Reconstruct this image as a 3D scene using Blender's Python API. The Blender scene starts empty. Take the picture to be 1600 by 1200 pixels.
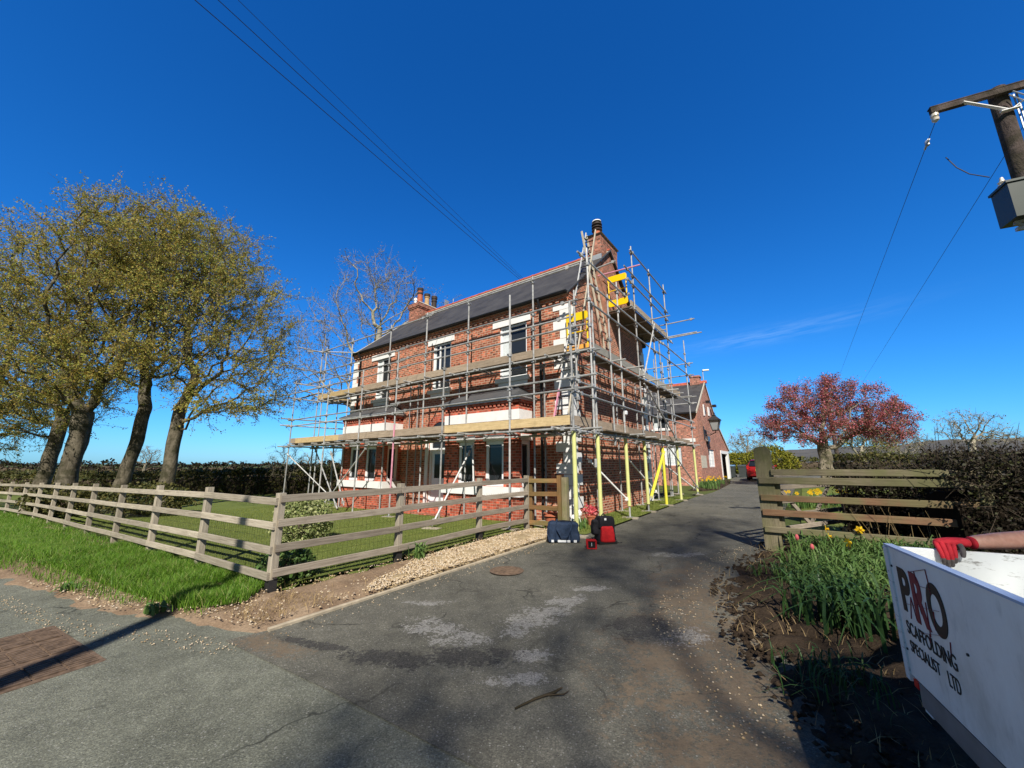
import bpy, bmesh, math, random
import numpy as np
from mathutils import Vector, Matrix, noise

random.seed(7)
rng = np.random.default_rng(7)
R = math.radians
scene = bpy.context.scene
COL = scene.collection

# ------------------------------------------------------------------ camera
cam = bpy.data.cameras.new("camera")
cam.sensor_width = 36.0
cam.lens = 13.5
cam.clip_start = 0.05
cam.clip_end = 12000
camo = bpy.data.objects.new("camera", cam)
camo.location = (0, 0, 1.6)
camo.rotation_euler = (R(90 + 11.77), 0, 0)
COL.objects.link(camo)
scene.camera = camo

# ------------------------------------------------------------------ light
SUN_EL, SUN_HEAD = 43.0, 0.5          # elevation; heading of the light from +Y towards -X
world = bpy.data.worlds.new("World")
scene.world = world
world.use_nodes = True
wn = world.node_tree
wn.nodes.clear()
sky = wn.nodes.new("ShaderNodeTexSky")
sky.sky_type = 'NISHITA'
sky.sun_disc = False
sky.sun_elevation = R(SUN_EL)
sky.sun_rotation = R(180 + SUN_HEAD)
sky.altitude = 0
sky.air_density = 1.0
sky.dust_density = 0.3
sky.ozone_density = 3.0
bg = wn.nodes.new("ShaderNodeBackground")
bg.inputs[1].default_value = 0.10
wo = wn.nodes.new("ShaderNodeOutputWorld")


def wmath(op, a, b):
    nd = wn.nodes.new("ShaderNodeMath")
    nd.operation = op
    for i, v in enumerate((a, b)):
        if isinstance(v, (int, float)):
            nd.inputs[i].default_value = v
        else:
            wn.links.new(v, nd.inputs[i])
    return nd.outputs[0]


# deep clear-air blue away from the sun, the Nishita sky dimmed towards it to cut fill light
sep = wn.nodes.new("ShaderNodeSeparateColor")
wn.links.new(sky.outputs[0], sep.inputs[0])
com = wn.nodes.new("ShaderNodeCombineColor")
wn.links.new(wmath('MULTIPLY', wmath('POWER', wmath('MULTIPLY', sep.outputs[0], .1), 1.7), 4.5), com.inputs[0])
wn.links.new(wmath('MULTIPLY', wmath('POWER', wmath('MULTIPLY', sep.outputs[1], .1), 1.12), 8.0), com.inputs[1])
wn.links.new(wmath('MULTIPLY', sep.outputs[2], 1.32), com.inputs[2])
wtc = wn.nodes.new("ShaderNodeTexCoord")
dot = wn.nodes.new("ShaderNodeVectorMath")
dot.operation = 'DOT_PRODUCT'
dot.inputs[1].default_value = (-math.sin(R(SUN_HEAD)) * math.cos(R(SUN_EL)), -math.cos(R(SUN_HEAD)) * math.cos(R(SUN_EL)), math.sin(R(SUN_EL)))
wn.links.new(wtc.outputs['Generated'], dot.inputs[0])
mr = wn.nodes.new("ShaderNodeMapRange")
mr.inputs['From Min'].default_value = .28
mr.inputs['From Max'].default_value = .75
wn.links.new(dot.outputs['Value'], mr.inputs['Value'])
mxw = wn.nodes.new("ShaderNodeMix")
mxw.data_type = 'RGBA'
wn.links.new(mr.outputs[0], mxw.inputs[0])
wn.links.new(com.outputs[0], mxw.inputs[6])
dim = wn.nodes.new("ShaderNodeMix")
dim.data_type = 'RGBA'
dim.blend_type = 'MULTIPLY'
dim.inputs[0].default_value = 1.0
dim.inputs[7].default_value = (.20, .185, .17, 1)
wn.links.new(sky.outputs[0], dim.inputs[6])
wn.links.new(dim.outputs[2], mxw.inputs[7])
# the faint streak of cirrus low over the drive
sx = wn.nodes.new("ShaderNodeSeparateXYZ")
wn.links.new(wtc.outputs['Generated'], sx.inputs[0])
az_ = wmath('ARCTAN2', sx.outputs[0], sx.outputs[1])
tz = wmath('ADD', sx.outputs[2], wmath('MULTIPLY', wmath('SUBTRACT', az_, .59), -.05))
cn = wn.nodes.new("ShaderNodeTexNoise")
cn.inputs['Scale'].default_value = 1.0
cn.inputs['Detail'].default_value = 7
cn.inputs['Roughness'].default_value = .62
cc = wn.nodes.new("ShaderNodeCombineXYZ")
wn.links.new(wmath('MULTIPLY', az_, 14.0), cc.inputs[0])
wn.links.new(wmath('MULTIPLY', tz, 130.0), cc.inputs[1])
wn.links.new(cc.outputs[0], cn.inputs['Vector'])


def bell(v, c, w):
    d = wmath('DIVIDE', wmath('SUBTRACT', v, c), w)
    return wmath('POWER', 2.718, wmath('MULTIPLY', wmath('MULTIPLY', d, d), -1.0))


cm = wmath('MULTIPLY', wmath('MULTIPLY', bell(tz, .272, .016), bell(az_, .60, .17)), wmath('MULTIPLY', wmath('MAXIMUM', wmath('SUBTRACT', cn.outputs[0], .36), 0.0), .6))
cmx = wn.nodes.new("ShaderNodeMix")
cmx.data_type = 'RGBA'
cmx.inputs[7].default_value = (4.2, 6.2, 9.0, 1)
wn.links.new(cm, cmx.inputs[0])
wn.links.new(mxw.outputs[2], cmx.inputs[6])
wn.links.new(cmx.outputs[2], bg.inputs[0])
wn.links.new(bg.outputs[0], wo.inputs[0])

sl = bpy.data.lights.new("sun", 'SUN')
sl.energy = 5.0
sl.angle = R(0.53)
sl.color = (1.0, 0.945, 0.86)
so = bpy.data.objects.new("sun", sl)
e_, a_ = R(SUN_EL), R(SUN_HEAD)
so.rotation_euler = Vector((math.sin(a_) * math.cos(e_), math.cos(a_) * math.cos(e_), -math.sin(e_))).to_track_quat('-Z', 'Y').to_euler()
COL.objects.link(so)

scene.view_settings.view_transform = 'Standard'
scene.view_settings.look = 'None'
scene.view_settings.exposure = 0.45
scene.view_settings.gamma = 1.0
scene.view_settings.use_curve_mapping = False
scene.render.engine = 'CYCLES'
scene.cycles.max_bounces = 6
scene.cycles.transparent_max_bounces = 8

# ------------------------------------------------------------------ frames
OX, OY = 1.69, 10.87
HROT = math.atan2(-.6, .8)


def wor(x, y):
    return (OX + .8 * x + .6 * y, OY - .6 * x + .8 * y)


def gz(x):
    return .022 * np.clip(x, -28, 20)


def lz(x, y):
    return float(gz(wor(x, y)[0]))


# ------------------------------------------------------------------ materials
MATS = {}


class NT:
    """small helper round one material's node tree"""

    def __init__(self, name, rough=.8, spec=.3, metal=0.0):
        self.m = bpy.data.materials.new(name)
        self.m.use_nodes = True
        self.t = self.m.node_tree
        self.b = self.t.nodes['Principled BSDF']
        self.b.inputs['Roughness'].default_value = rough
        self.b.inputs['Metallic'].default_value = metal
        self.b.inputs['Specular IOR Level'].default_value = spec
        MATS[name] = self.m

    def n(self, typ, **kw):
        nd = self.t.nodes.new(typ)
        for k, v in kw.items():
            if isinstance(v, (int, float, tuple)) and k in [i.name for i in nd.inputs]:
                nd.inputs[k].default_value = v
            else:
                setattr(nd, k, v)
        return nd

    def l(self, a, b):
        self.t.links.new(a, b)

    def coord(self, which='Object', scale=(1, 1, 1)):
        tc = self.n('ShaderNodeTexCoord')
        mp = self.n('ShaderNodeMapping')
        mp.inputs['Scale'].default_value = scale
        self.l(tc.outputs[which], mp.inputs[0])
        return mp.outputs[0]

    def noise(self, co, scale, detail=4, rough=.55, dist=0):
        nd = self.n('ShaderNodeTexNoise')
        nd.inputs['Scale'].default_value = scale
        nd.inputs['Detail'].default_value = detail
        nd.inputs['Roughness'].default_value = rough
        nd.inputs['Distortion'].default_value = dist
        self.l(co, nd.inputs['Vector'])
        return nd.outputs[0]

    def ramp(self, f, stops):
        nd = self.n('ShaderNodeValToRGB')
        el = nd.color_ramp.elements
        while len(el) < len(stops):
            el.new(.5)
        for e, (p, c) in zip(el, stops):
            e.position = p
            e.color = (c[0], c[1], c[2], 1) if not isinstance(c, (int, float)) else (c, c, c, 1)
        self.l(f, nd.inputs[0])
        return nd.outputs[0]

    def mix(self, f, a, b, typ='MIX'):
        nd = self.n('ShaderNodeMix', data_type='RGBA', blend_type=typ)
        for s, v in ((0, f), (6, a), (7, b)):
            if isinstance(v, (int, float)):
                nd.inputs[s].default_value = v
            elif isinstance(v, tuple):
                nd.inputs[s].default_value = (v[0], v[1], v[2], 1)
            else:
                self.l(v, nd.inputs[s])
        return nd.outputs[2]

    def math(self, op, a, b=0.0):
        nd = self.n('ShaderNodeMath', operation=op)
        for i, v in enumerate((a, b)):
            if isinstance(v, (int, float)):
                nd.inputs[i].default_value = v
            else:
                self.l(v, nd.inputs[i])
        return nd.outputs[0]

    def base(self, c):
        if isinstance(c, tuple):
            self.b.inputs['Base Color'].default_value = (c[0], c[1], c[2], 1)
        else:
            self.l(c, self.b.inputs['Base Color'])

    def bump(self, h, strength=.4, dist=.01):
        nd = self.n('ShaderNodeBump')
        nd.inputs['Strength'].default_value = strength
        nd.inputs['Distance'].default_value = dist
        self.l(h, nd.inputs['Height'])
        self.l(nd.outputs[0], self.b.inputs['Normal'])


def plain(name, c, rough=.6, spec=.4, metal=0.0, var=.18, vs=6.0, coord='Object'):
    t = NT(name, rough, spec, metal)
    f = t.noise(t.coord(coord), vs, 5)
    t.base(t.ramp(f, [(.25, tuple(x * (1 - var) for x in c)), (.75, tuple(min(1, x * (1 + var)) for x in c))]))
    return t.m


def brick_mat(name, c1, c2, mortar, wear=.3, joint=.010):
    t = NT(name, .9, .15)
    co = t.coord('UV')
    br = t.n('ShaderNodeTexBrick')
    br.offset = .5
    br.inputs['Scale'].default_value = 1.0
    br.inputs['Brick Width'].default_value = .235
    br.inputs['Row Height'].default_value = .079
    br.inputs['Mortar Size'].default_value = joint
    br.inputs['Mortar Smooth'].default_value = .15
    br.inputs['Bias'].default_value = 0.0
    br.inputs['Color1'].default_value = (*c1, 1)
    br.inputs['Color2'].default_value = (*c2, 1)
    br.inputs['Mortar'].default_value = (*mortar, 1)
    t.l(co, br.inputs['Vector'])
    # every brick its own tone: a coarse white noise on the brick grid
    sn = t.n('ShaderNodeVectorMath', operation='SNAP')
    sn.inputs[1].default_value = (.1175, .079, 1)
    t.l(co, sn.inputs[0])
    wn_ = t.n('ShaderNodeTexWhiteNoise', noise_dimensions='2D')
    t.l(sn.outputs[0], wn_.inputs['Vector'])
    n1 = t.noise(co, 7.5, 2, .9)
    n2 = t.noise(co, .8, 4)
    n3 = t.noise(co, 60, 3)
    tone = t.mix(1.0, br.outputs[0], t.ramp(wn_.outputs[0], [(0, .28), (.32, .85), (.72, 1.15), (1, 2.0)]), 'MULTIPLY')
    c0 = t.mix(br.outputs[1], tone, mortar)
    c = t.mix(t.ramp(n1, [(.38, 0), (.66, wear)]), c0, mortar)
    c = t.mix(t.ramp(n2, [(.3, .35), (.7, 0)]), c, tuple(x * .55 for x in c1))
    c = t.mix(.35, c, t.ramp(n3, [(.2, .25), (.8, .75)]), 'OVERLAY')
    t.base(c)
    h = t.math('SUBTRACT', t.math('MULTIPLY', n3, .3), br.outputs[1])
    t.bump(h, .6, .006)
    return t.m


brick_mat('house_brick', (.28, .055, .028), (.44, .125, .062), (.56, .40, .28), .30, .011)
brick_mat('bay_brick', (.36, .070, .038), (.46, .10, .055), (.46, .25, .18), .12)
brick_mat('wing_brick', (.34, .11, .075), (.44, .18, .12), (.48, .33, .26), .35)
brick_mat('chimney_brick', (.27, .085, .055), (.38, .15, .10), (.36, .24, .18), .25)


def slate(name, c, row=.2, w=.3):
    t = NT(name, .6, .35)
    co = t.coord('UV')
    br = t.n('ShaderNodeTexBrick')
    br.offset = .5
    for k, v in (('Scale', 1.0), ('Brick Width', w), ('Row Height', row), ('Mortar Size', .006), ('Mortar Smooth', .3)):
        br.inputs[k].default_value = v
    br.inputs['Color1'].default_value = (*[x * .75 for x in c], 1)
    br.inputs['Color2'].default_value = (*[x * 1.25 for x in c], 1)
    br.inputs['Mortar'].default_value = (*[x * .35 for x in c], 1)
    t.l(co, br.inputs['Vector'])
    n = t.noise(co, 1.3, 5)
    t.base(t.mix(t.ramp(n, [(.35, 0), (.8, .5)]), br.outputs[0], (.11, .105, .095)))
    t.bump(t.math('SUBTRACT', 1.0, br.outputs[1]), .5, .01)
    return t.m


slate('slate', (.044, .041, .038))
slate('wing_slate', (.050, .048, .048))
slate('lead', (.060, .063, .068), 5, .7)


def wood(name, c1, c2, rough=.85, knots=True, green=None):
    t = NT(name, rough, .2)
    co = t.coord('UV', (1.6, 26, 1))
    oi = t.n('ShaderNodeObjectInfo')
    ad = t.n('ShaderNodeVectorMath', operation='ADD')
    cx = t.n('ShaderNodeCombineXYZ')
    t.l(t.math('MULTIPLY', oi.outputs['Random'], 57.0), cx.inputs[0])
    t.l(t.math('MULTIPLY', oi.outputs['Random'], 31.0), cx.inputs[1])
    t.l(co, ad.inputs[0])
    t.l(cx.outputs[0], ad.inputs[1])
    f = t.noise(ad.outputs[0], 1.6, 6, .65, .6)
    c = t.ramp(f, [(.22, tuple(x * .55 for x in c1)), (.45, c1), (.75, c2)])
    k = t.noise(t.coord('UV', (2.5, 9, 1)), 1.1, 2)
    if knots:
        c = t.mix(t.ramp(k, [(.70, 0), (.78, .75)]), c, tuple(x * .35 for x in c1))
    if green:
        c = t.mix(t.ramp(t.noise(t.coord('Object'), 2.2, 4), [(.42, 0), (.62, .8)]), c, green)
    b = t.mix(1.0, c, t.ramp(oi.outputs['Random'], [(0, .66), (1, 1.04)]), 'MULTIPLY')
    st_ = t.noise(t.coord('Object'), 3.2, 5, .7)
    b = t.mix(t.ramp(st_, [(.5, 0), (.75, .45)]), b, tuple(x * .45 for x in c1))
    t.base(b)
    t.bump(f, .7, .008)
    return t.m


wood('fence_wood', (.40, .345, .26), (.56, .50, .39))
wood('fence_grey_wood', (.29, .245, .19), (.44, .385, .305))
wood('brown_wood', (.25, .135, .055), (.34, .20, .085), green=(.15, .14, .055))
wood('gate_wood', (.22, .185, .115), (.32, .275, .175), green=(.18, .18, .075))
wood('gate_rust_wood', (.21, .115, .065), (.28, .175, .095), green=(.17, .16, .075))
wood('fresh_board', (.58, .43, .22), (.70, .54, .31))
wood('worn_board', (.34, .265, .19), (.47, .38, .285))
wood('pale_board', (.40, .38, .33), (.50, .475, .42))
wood('dark_board', (.15, .12, .085), (.23, .185, .13))
wood('sole_wood', (.36, .31, .24), (.48, .42, .33))

plain('white_paint', (.80, .79, .76), .55, .4, var=.05, vs=3)
plain('white_stone', (.76, .75, .72), .75, .3, var=.09, vs=5)
plain('upvc', (.80, .81, .81), .35, .5, var=.03)
plain('black_plastic', (.012, .012, .014), .45, .4)
plain('terracotta', (.42, .13, .07), .8, .2, var=.25, vs=12)
plain('ridge_tile', (.40, .10, .06), .8, .2, var=.3, vs=5)
plain('pot_dark', (.045, .032, .028), .7, .3)
plain('cowl_buff', (.45, .30, .16), .8, .2)
plain('curtain', (.62, .66, .66), .9, .1, var=.06)
plain('mortar_pale', (.50, .46, .38), .9, .15)
plain('iron', (.028, .027, .026), .55, .4, var=.3)
plain('rust', (.135, .092, .062), .85, .2, var=.5, vs=18)
plain('ladder_alloy', (.60, .60, .58), .5, .5, .3, var=.12, vs=9)
plain('ladder_wood', (.50, .44, .34), .7, .3, var=.22, vs=7)
plain('pink_paint', (.60, .26, .34), .6, .35, var=.25, vs=14)
plain('yellow_gate', (.86, .56, .0), .4, .5, var=.05)
plain('orange_gate', (.80, .36, .07), .45, .4, var=.12)
plain('sleeve', (.60, .61, .235), .5, .4, var=.07, vs=4)
plain('sleeve_deep', (.64, .60, .055), .5, .4, var=.07, vs=4)
plain('navy_fabric', (.016, .030, .062), .8, .25, var=.4, vs=14)
plain('black_fabric', (.012, .012, .016), .85, .25, var=.3, vs=14)
plain('red_fabric', (.48, .012, .016), .75, .3, var=.2, vs=14)
plain('grey_fabric', (.62, .64, .66), .7, .3, var=.1)
plain('car_red', (.26, .008, .010), .25, .6, var=.03)
plain('car_glass', (.012, .016, .022), .08, .6, var=.1)
plain('tyre', (.015, .015, .015), .85, .2)
plain('plate_yellow', (.75, .50, .06), .5, .3, var=.03)
plain('lamp_red', (.55, .02, .02), .2, .5, var=.1)
plain('bin_grey', (.05, .06, .06), .6, .3)
plain('bin_blue', (.12, .23, .36), .5, .3)
plain('tank_green', (.024, .036, .030), .45, .5, var=.15, vs=4)
plain('galv', (.45, .46, .46), .5, .5, .55, var=.2, vs=9)
plain('porcelain', (.66, .60, .50), .25, .5, var=.2)
plain('glove_red', (.42, .020, .030), .8, .2, var=.25, vs=40)
plain('glove_grip', (.085, .075, .072), .85, .2, var=.35, vs=50)
plain('shirt_dark', (.02, .022, .03), .9, .1, var=.2)
plain('hair', (.035, .022, .014), .7, .3)
plain('rim_blue', (.34, .42, .58), .4, .5, var=.08)
plain('text_black', (.020, .017, .017), .6, .3)
plain('text_red', (.19, .022, .035), .6, .3)
plain('chassis', (.16, .155, .15), .6, .4, var=.3)
plain('cloud_white', (.8, .8, .8))
plain('kerb_stone', (.38, .32, .23), .9, .2, var=.25, vs=9)
plain('leaf_grey', (.10, .14, .05), .7, .2)
plain('rubber', (.02, .02, .02), .8, .2)
plain('core_shade', (.012, .009, .006), .95, .05, var=.4)  # near-black: the shade inside the dark hedges, painted on their cores
plain('lamp_glass', (.32, .34, .34), .15, .5, var=.1)

# galvanised scaffold tube: dull grey, blotched, a little warm
t = NT('tube', .45, .5, .15)
f = t.noise(t.coord('Object'), 7, 5, .7)
oi = t.n('ShaderNodeObjectInfo')
c = t.ramp(f, [(.25, (.22, .21, .195)), (.5, (.45, .45, .435)), (.8, (.64, .64, .62))])
t.base(t.mix(1.0, c, t.ramp(oi.outputs['Random'], [(0, .62), (1, 1.0)]), 'MULTIPLY'))

# skin
t = NT('skin', .55, .35)
f = t.noise(t.coord('Object'), 30, 4)
t.base(t.ramp(f, [(.3, (.40, .20, .14)), (.75, (.56, .32, .24))]))
t.b.inputs['Subsurface Weight'].default_value = .15
t.b.inputs['Subsurface Scale'].default_value = .01

# painted sheet, scuffed
t = NT('sheet_white', .45, .4)
co = t.coord('Object')
f = t.noise(co, 3, 5)
g_ = t.noise(t.coord('Object', (7, 7, 26)), 1.5, 5, .75)
c = t.mix(t.ramp(g_, [(.56, 0), (.66, .8)]), t.ramp(f, [(.3, (.58, .62, .62)), (.7, (.72, .74, .73))]), (.13, .12, .10))
t.base(c)
t = NT('sign_white', .35, .45)
co = t.coord('Object')
f = t.noise(co, 2.5, 5)
g_ = t.noise(t.coord('Object', (14, 14, 5)), 1.2, 4, .6)
g3 = t.noise(t.coord('Object', (2.2, 2.2, 1.2)), 1.8, 6, .75)
f = t.math('ADD', t.math('MULTIPLY', f, .45), t.math('MULTIPLY', g3, .55))
c = t.mix(t.ramp(g_, [(.58, 0), (.76, .42)]), t.ramp(f, [(.36, (.60, .57, .51)), (.5, (.78, .75, .70)), (.66, (.86, .84, .79))]), (.28, .27, .25))
t.base(c)


def glass_mat(name, c):
    t = NT(name, .05, .4)
    t.base(c)
    t.b.inputs['IOR'].default_value = 1.42
    return t.m


glass_mat('glass', (.022, .026, .030))


def leaf_mat(name, stops, trans=.35, rough=.6):
    t = NT(name, rough, .25)
    ge = t.n('ShaderNodeNewGeometry')
    c = t.ramp(ge.outputs['Random Per Island'], stops)
    t.base(c)
    tr = t.n('ShaderNodeBsdfTranslucent')
    t.l(c, tr.inputs[0])
    mx = t.n('ShaderNodeMixShader')
    mx.inputs[0].default_value = trans
    t.l(t.b.outputs[0], mx.inputs[1])
    t.l(tr.outputs[0], mx.inputs[2])
    out = [n for n in t.t.nodes if n.type == 'OUTPUT_MATERIAL'][0]
    t.l(mx.outputs[0], out.inputs[0])
    return t.m


leaf_mat('beech_leaf', [(0, (.34, .215, .05)), (.35, (.50, .37, .085)), (.7, (.43, .38, .08)), (1, (.31, .33, .07))], .42)
leaf_mat('beech_leaf_green', [(0, (.33, .32, .07)), (.5, (.35, .37, .08)), (1, (.25, .33, .065))], .42)
leaf_mat('bud_leaf', [(0, (.26, .21, .13)), (.6, (.20, .17, .10)), (1, (.18, .17, .085))], .3)
leaf_mat('pink_leaf', [(0, (.62, .22, .26)), (.3, (.46, .115, .135)), (.6, (.27, .07, .065)), (1, (.14, .085, .045))], .2)
leaf_mat('hedge_leaf', [(0, (.042, .052, .013)), (.5, (.075, .080, .020)), (1, (.13, .11, .032))], .15)
leaf_mat('hedge_brown', [(0, (.014, .011, .007)), (.5, (.028, .020, .012)), (.85, (.030, .032, .012)), (1, (.055, .060, .018))], .1)
leaf_mat('conifer_gold', [(0, (.26, .23, .02)), (.5, (.18, .18, .015)), (1, (.10, .12, .012))], .2)
leaf_mat('variegated', [(0, (.42, .42, .22)), (.45, (.30, .33, .12)), (1, (.10, .15, .04))], .2)
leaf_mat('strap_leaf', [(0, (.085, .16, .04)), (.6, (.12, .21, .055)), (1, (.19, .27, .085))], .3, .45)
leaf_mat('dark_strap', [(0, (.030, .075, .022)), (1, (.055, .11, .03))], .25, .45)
leaf_mat('grass_blade', [(0, (.075, .17, .016)), (.5, (.12, .25, .022)), (.86, (.19, .32, .035)), (1, (.38, .36, .15))], .35, .5)
leaf_mat('lawn_blade', [(0, (.12, .17, .028)), (.6, (.18, .22, .042)), (1, (.28, .29, .085))], .3)
leaf_mat('straw', [(0, (.42, .30, .14)), (1, (.26, .18, .09))], .2)
leaf_mat('daffodil_petal', [(0, (.82, .60, .02)), (1, (.80, .44, .01))], .3)
leaf_mat('tulip_petal', [(0, (.66, .06, .10)), (1, (.78, .25, .24))], .3)


def bark(name, c1, c2):
    t = NT(name, .95, .1)
    co = t.coord('Object', (1, 1, .35))
    f = t.noise(co, 5, 7, .7, .5)
    g2 = t.noise(t.coord('Object', (1, 1, 1.6)), 2.2, 5, .7)
    c = t.ramp(f, [(.3, c1), (.65, c2)])
    c = t.mix(t.ramp(g2, [(.45, 0), (.6, .75)]), c, (c1[0] * .7, c1[1] * .85, c1[2] * .6))
    t.base(c)
    t.bump(f, 1.0, .06)
    return t.m


bark('beech_bark', (.05, .042, .028), (.19, .165, .12))
bark('grey_bark', (.14, .115, .085), (.34, .29, .22))
bark('dark_bark', (.05, .038, .028), (.12, .09, .065))
bark('pale_bark', (.22, .19, .145), (.46, .41, .33))
bark('pole_wood', (.055, .042, .038), (.12, .095, .085))


def ground_mat(name, stops, scale, fine=60, bumpd=.012, big=None):
    t = NT(name, .95, .1)
    co = t.coord('Object')
    f = t.noise(co, scale, 8, .65)
    g = t.noise(co, fine, 4, .7)
    c = t.ramp(f, stops)
    c = t.mix(.55, c, t.ramp(g, [(.25, .22), (.75, .78)]), 'OVERLAY')
    if big:
        c = t.mix(t.ramp(t.noise(co, big[0], 3), [(.42, 0), (.62, 1)]), c, big[1])
    t.base(c)
    t.bump(g, .8, bumpd)
    return t.m


ground_mat('field', [(.3, (.055, .075, .02)), (.7, (.10, .115, .035))], .15, 20, .02)
ground_mat('lawn_soil', [(.3, (.095, .125, .028)), (.7, (.15, .175, .045))], 1.2, 45, .02)
ground_mat('verge_soil', [(.3, (.07, .12, .018)), (.7, (.12, .19, .03))], 1.5, 45, .02)
ground_mat('soil', [(.3, (.16, .105, .065)), (.55, (.26, .185, .12)), (.8, (.36, .275, .185))], 2.2, 38, .02)
ground_mat('dark_soil', [(.3, (.026, .018, .012)), (.6, (.060, .042, .027)), (.85, (.13, .088, .050))], 2.4, 38, .02)
ground_mat('gravel_bed', [(.3, (.26, .19, .105)), (.7, (.42, .33, .20))], 6, 50, .015)
ground_mat('moor', [(.3, (.075, .075, .07)), (.7, (.125, .115, .10))], .004, .05, 1)

t = NT('pebble', .8, .3)
ge = t.n('ShaderNodeNewGeometry')
t.base(t.ramp(ge.outputs['Random Per Island'], [(0, (.28, .19, .10)), (.4, (.48, .36, .21)), (.75, (.60, .50, .36)), (1, (.36, .30, .24))]))


def asphalt(name, dark, mid, pale, patches=False, tint=None):
    t = NT(name, .88, .3)
    co = t.coord('Object')
    big = t.noise(co, .55, 5, .6)
    med = t.noise(co, 4.5, 6, .7)
    fin = t.noise(co, 85, 3, .8)
    vo = t.n('ShaderNodeTexVoronoi')
    vo.inputs['Scale'].default_value = 125
    t.l(co, vo.inputs['Vector'])
    c = t.ramp(big, [(.3, dark), (.5, mid), (.72, pale)])
    c = t.mix(.45, c, t.ramp(med, [(.28, .22), (.72, .78)]), 'OVERLAY')
    stone = t.n('ShaderNodeSeparateColor')
    t.l(vo.outputs['Color'], stone.inputs[0])
    c = t.mix(.5, c, t.ramp(stone.outputs[0], [(0, .18), (.7, .52), (1, .95)]), 'OVERLAY')
    v2 = t.n('ShaderNodeTexVoronoi')
    v2.inputs['Scale'].default_value = 62
    t.l(co, v2.inputs['Vector'])
    s2 = t.n('ShaderNodeSeparateColor')
    t.l(v2.outputs['Color'], s2.inputs[0])
    near_c = t.ramp(v2.outputs['Distance'], [(.25, 1), (.42, 0)])
    c = t.mix(t.math('MULTIPLY', near_c, t.ramp(s2.outputs[0], [(.86, 0), (.90, .75)])), c, (.34, .33, .29))
    c = t.mix(t.math('MULTIPLY', near_c, t.ramp(s2.outputs[1], [(.84, 0), (.88, .6)])), c, (.035, .034, .03))
    # cracks: a warped Voronoi edge network, only in places
    wv = t.n('ShaderNodeVectorMath', operation='ADD')
    nz = t.n('ShaderNodeTexNoise')
    nz.inputs['Scale'].default_value = 1.6
    nz.inputs['Detail'].default_value = 5
    t.l(co, nz.inputs['Vector'])
    t.l(co, wv.inputs[0])
    t.l(nz.outputs[1], wv.inputs[1])
    cr = t.n('ShaderNodeTexVoronoi', feature='DISTANCE_TO_EDGE')
    cr.inputs['Scale'].default_value = .75
    t.l(wv.outputs[0], cr.inputs['Vector'])
    line = t.ramp(cr.outputs['Distance'], [(.004, 1), (.014, 0)])
    where = t.ramp(t.noise(co, .9, 2), [(.46, 0), (.58, .85)])
    c = t.mix(t.math('MULTIPLY', line, where), c, tuple(x * .3 for x in dark))
    h = t.math('ADD', fin, t.math('MULTIPLY', stone.outputs[0], .7))
    if patches:
        # bleached, worn-through aggregate and sunken dark holes at their places
        sp = t.n('ShaderNodeSeparateXYZ')
        t.l(co, sp.inputs[0])
        rag = t.noise(co, 4.2, 7, .8)
        rag2 = t.noise(co, 26, 3, .8)

        def blob(cx, cy, rx, ry, ang=0.0):
            ca, sa = math.cos(ang), math.sin(ang)
            dx = t.math('SUBTRACT', sp.outputs[0], cx)
            dy = t.math('SUBTRACT', sp.outputs[1], cy)
            u = t.math('DIVIDE', t.math('ADD', t.math('MULTIPLY', dx, ca), t.math('MULTIPLY', dy, sa)), rx)
            v = t.math('DIVIDE', t.math('SUBTRACT', t.math('MULTIPLY', dy, ca), t.math('MULTIPLY', dx, sa)), ry)
            r2 = t.math('ADD', t.math('MULTIPLY', u, u), t.math('MULTIPLY', v, v))
            return t.math('SUBTRACT', 1.0, r2)

        def union(bl):
            o = bl[0]
            for b in bl[1:]:
                o = t.math('MAXIMUM', o, b)
            return t.math('ADD', o, t.math('ADD', t.math('MULTIPLY', t.math('SUBTRACT', rag, .52), 6.5), t.math('MULTIPLY', t.math('SUBTRACT', rag2, .5), 5.0)))
        pale_m = t.ramp(union([blob(.22, 4.45, .62, .27, .9), blob(.62, 4.95, .35, .2, .7), blob(-.78, 4.28, .42, .2, -.5), blob(-.45, 4.0, .3, .2),
                               blob(1.05, 5.4, .35, .12), blob(.15, 3.65, .22, .13), blob(1.45, 4.0, .38, .25), blob(2.9, 7.1, .5, .2), blob(.05, 3.3, .3, .1), blob(-1.0, 5.0, .3, .1)]),
                        [(.30, 0), (.55, .72)])
        dark_m = t.ramp(union([blob(-.40, 3.66, .44, .19, -.1), blob(-1.0, 3.66, .46, .15, -.25), blob(1.3, 4.15, .35, .3), blob(-1.75, 3.95, .55, .07, -.35)]), [(.05, 0), (.40, .92)])
        dirt = t.ramp(union([blob(1.6, 3.7, .8, 1.5, -.4), blob(1.25, 2.3, .6, .9), blob(2.2, 5.2, .5, 1.8, -.4), blob(-2.3, 4.0, .6, .16, -.45)]), [(-.2, 0), (.9, .8)])
        c = t.mix(dirt, c, t.mix(rag2, (.085, .060, .036), (.26, .19, .12)))
        c = t.mix(pale_m, c, t.mix(stone.outputs[0], (.17, .165, .145), (.46, .44, .40)))
        c = t.mix(dark_m, c, t.mix(stone.outputs[1], (.020, .019, .017), (.085, .080, .070)))
        h = t.math('SUBTRACT', h, t.math('MULTIPLY', dark_m, .6))
    t.base(c)
    t.bump(h, .75, .012)
    return t.m


asphalt('drive_asphalt', (.092, .088, .069), (.128, .122, .095), (.170, .160, .124), True)
asphalt('road_asphalt', (.135, .138, .104), (.170, .173, .131), (.205, .205, .157))


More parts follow.
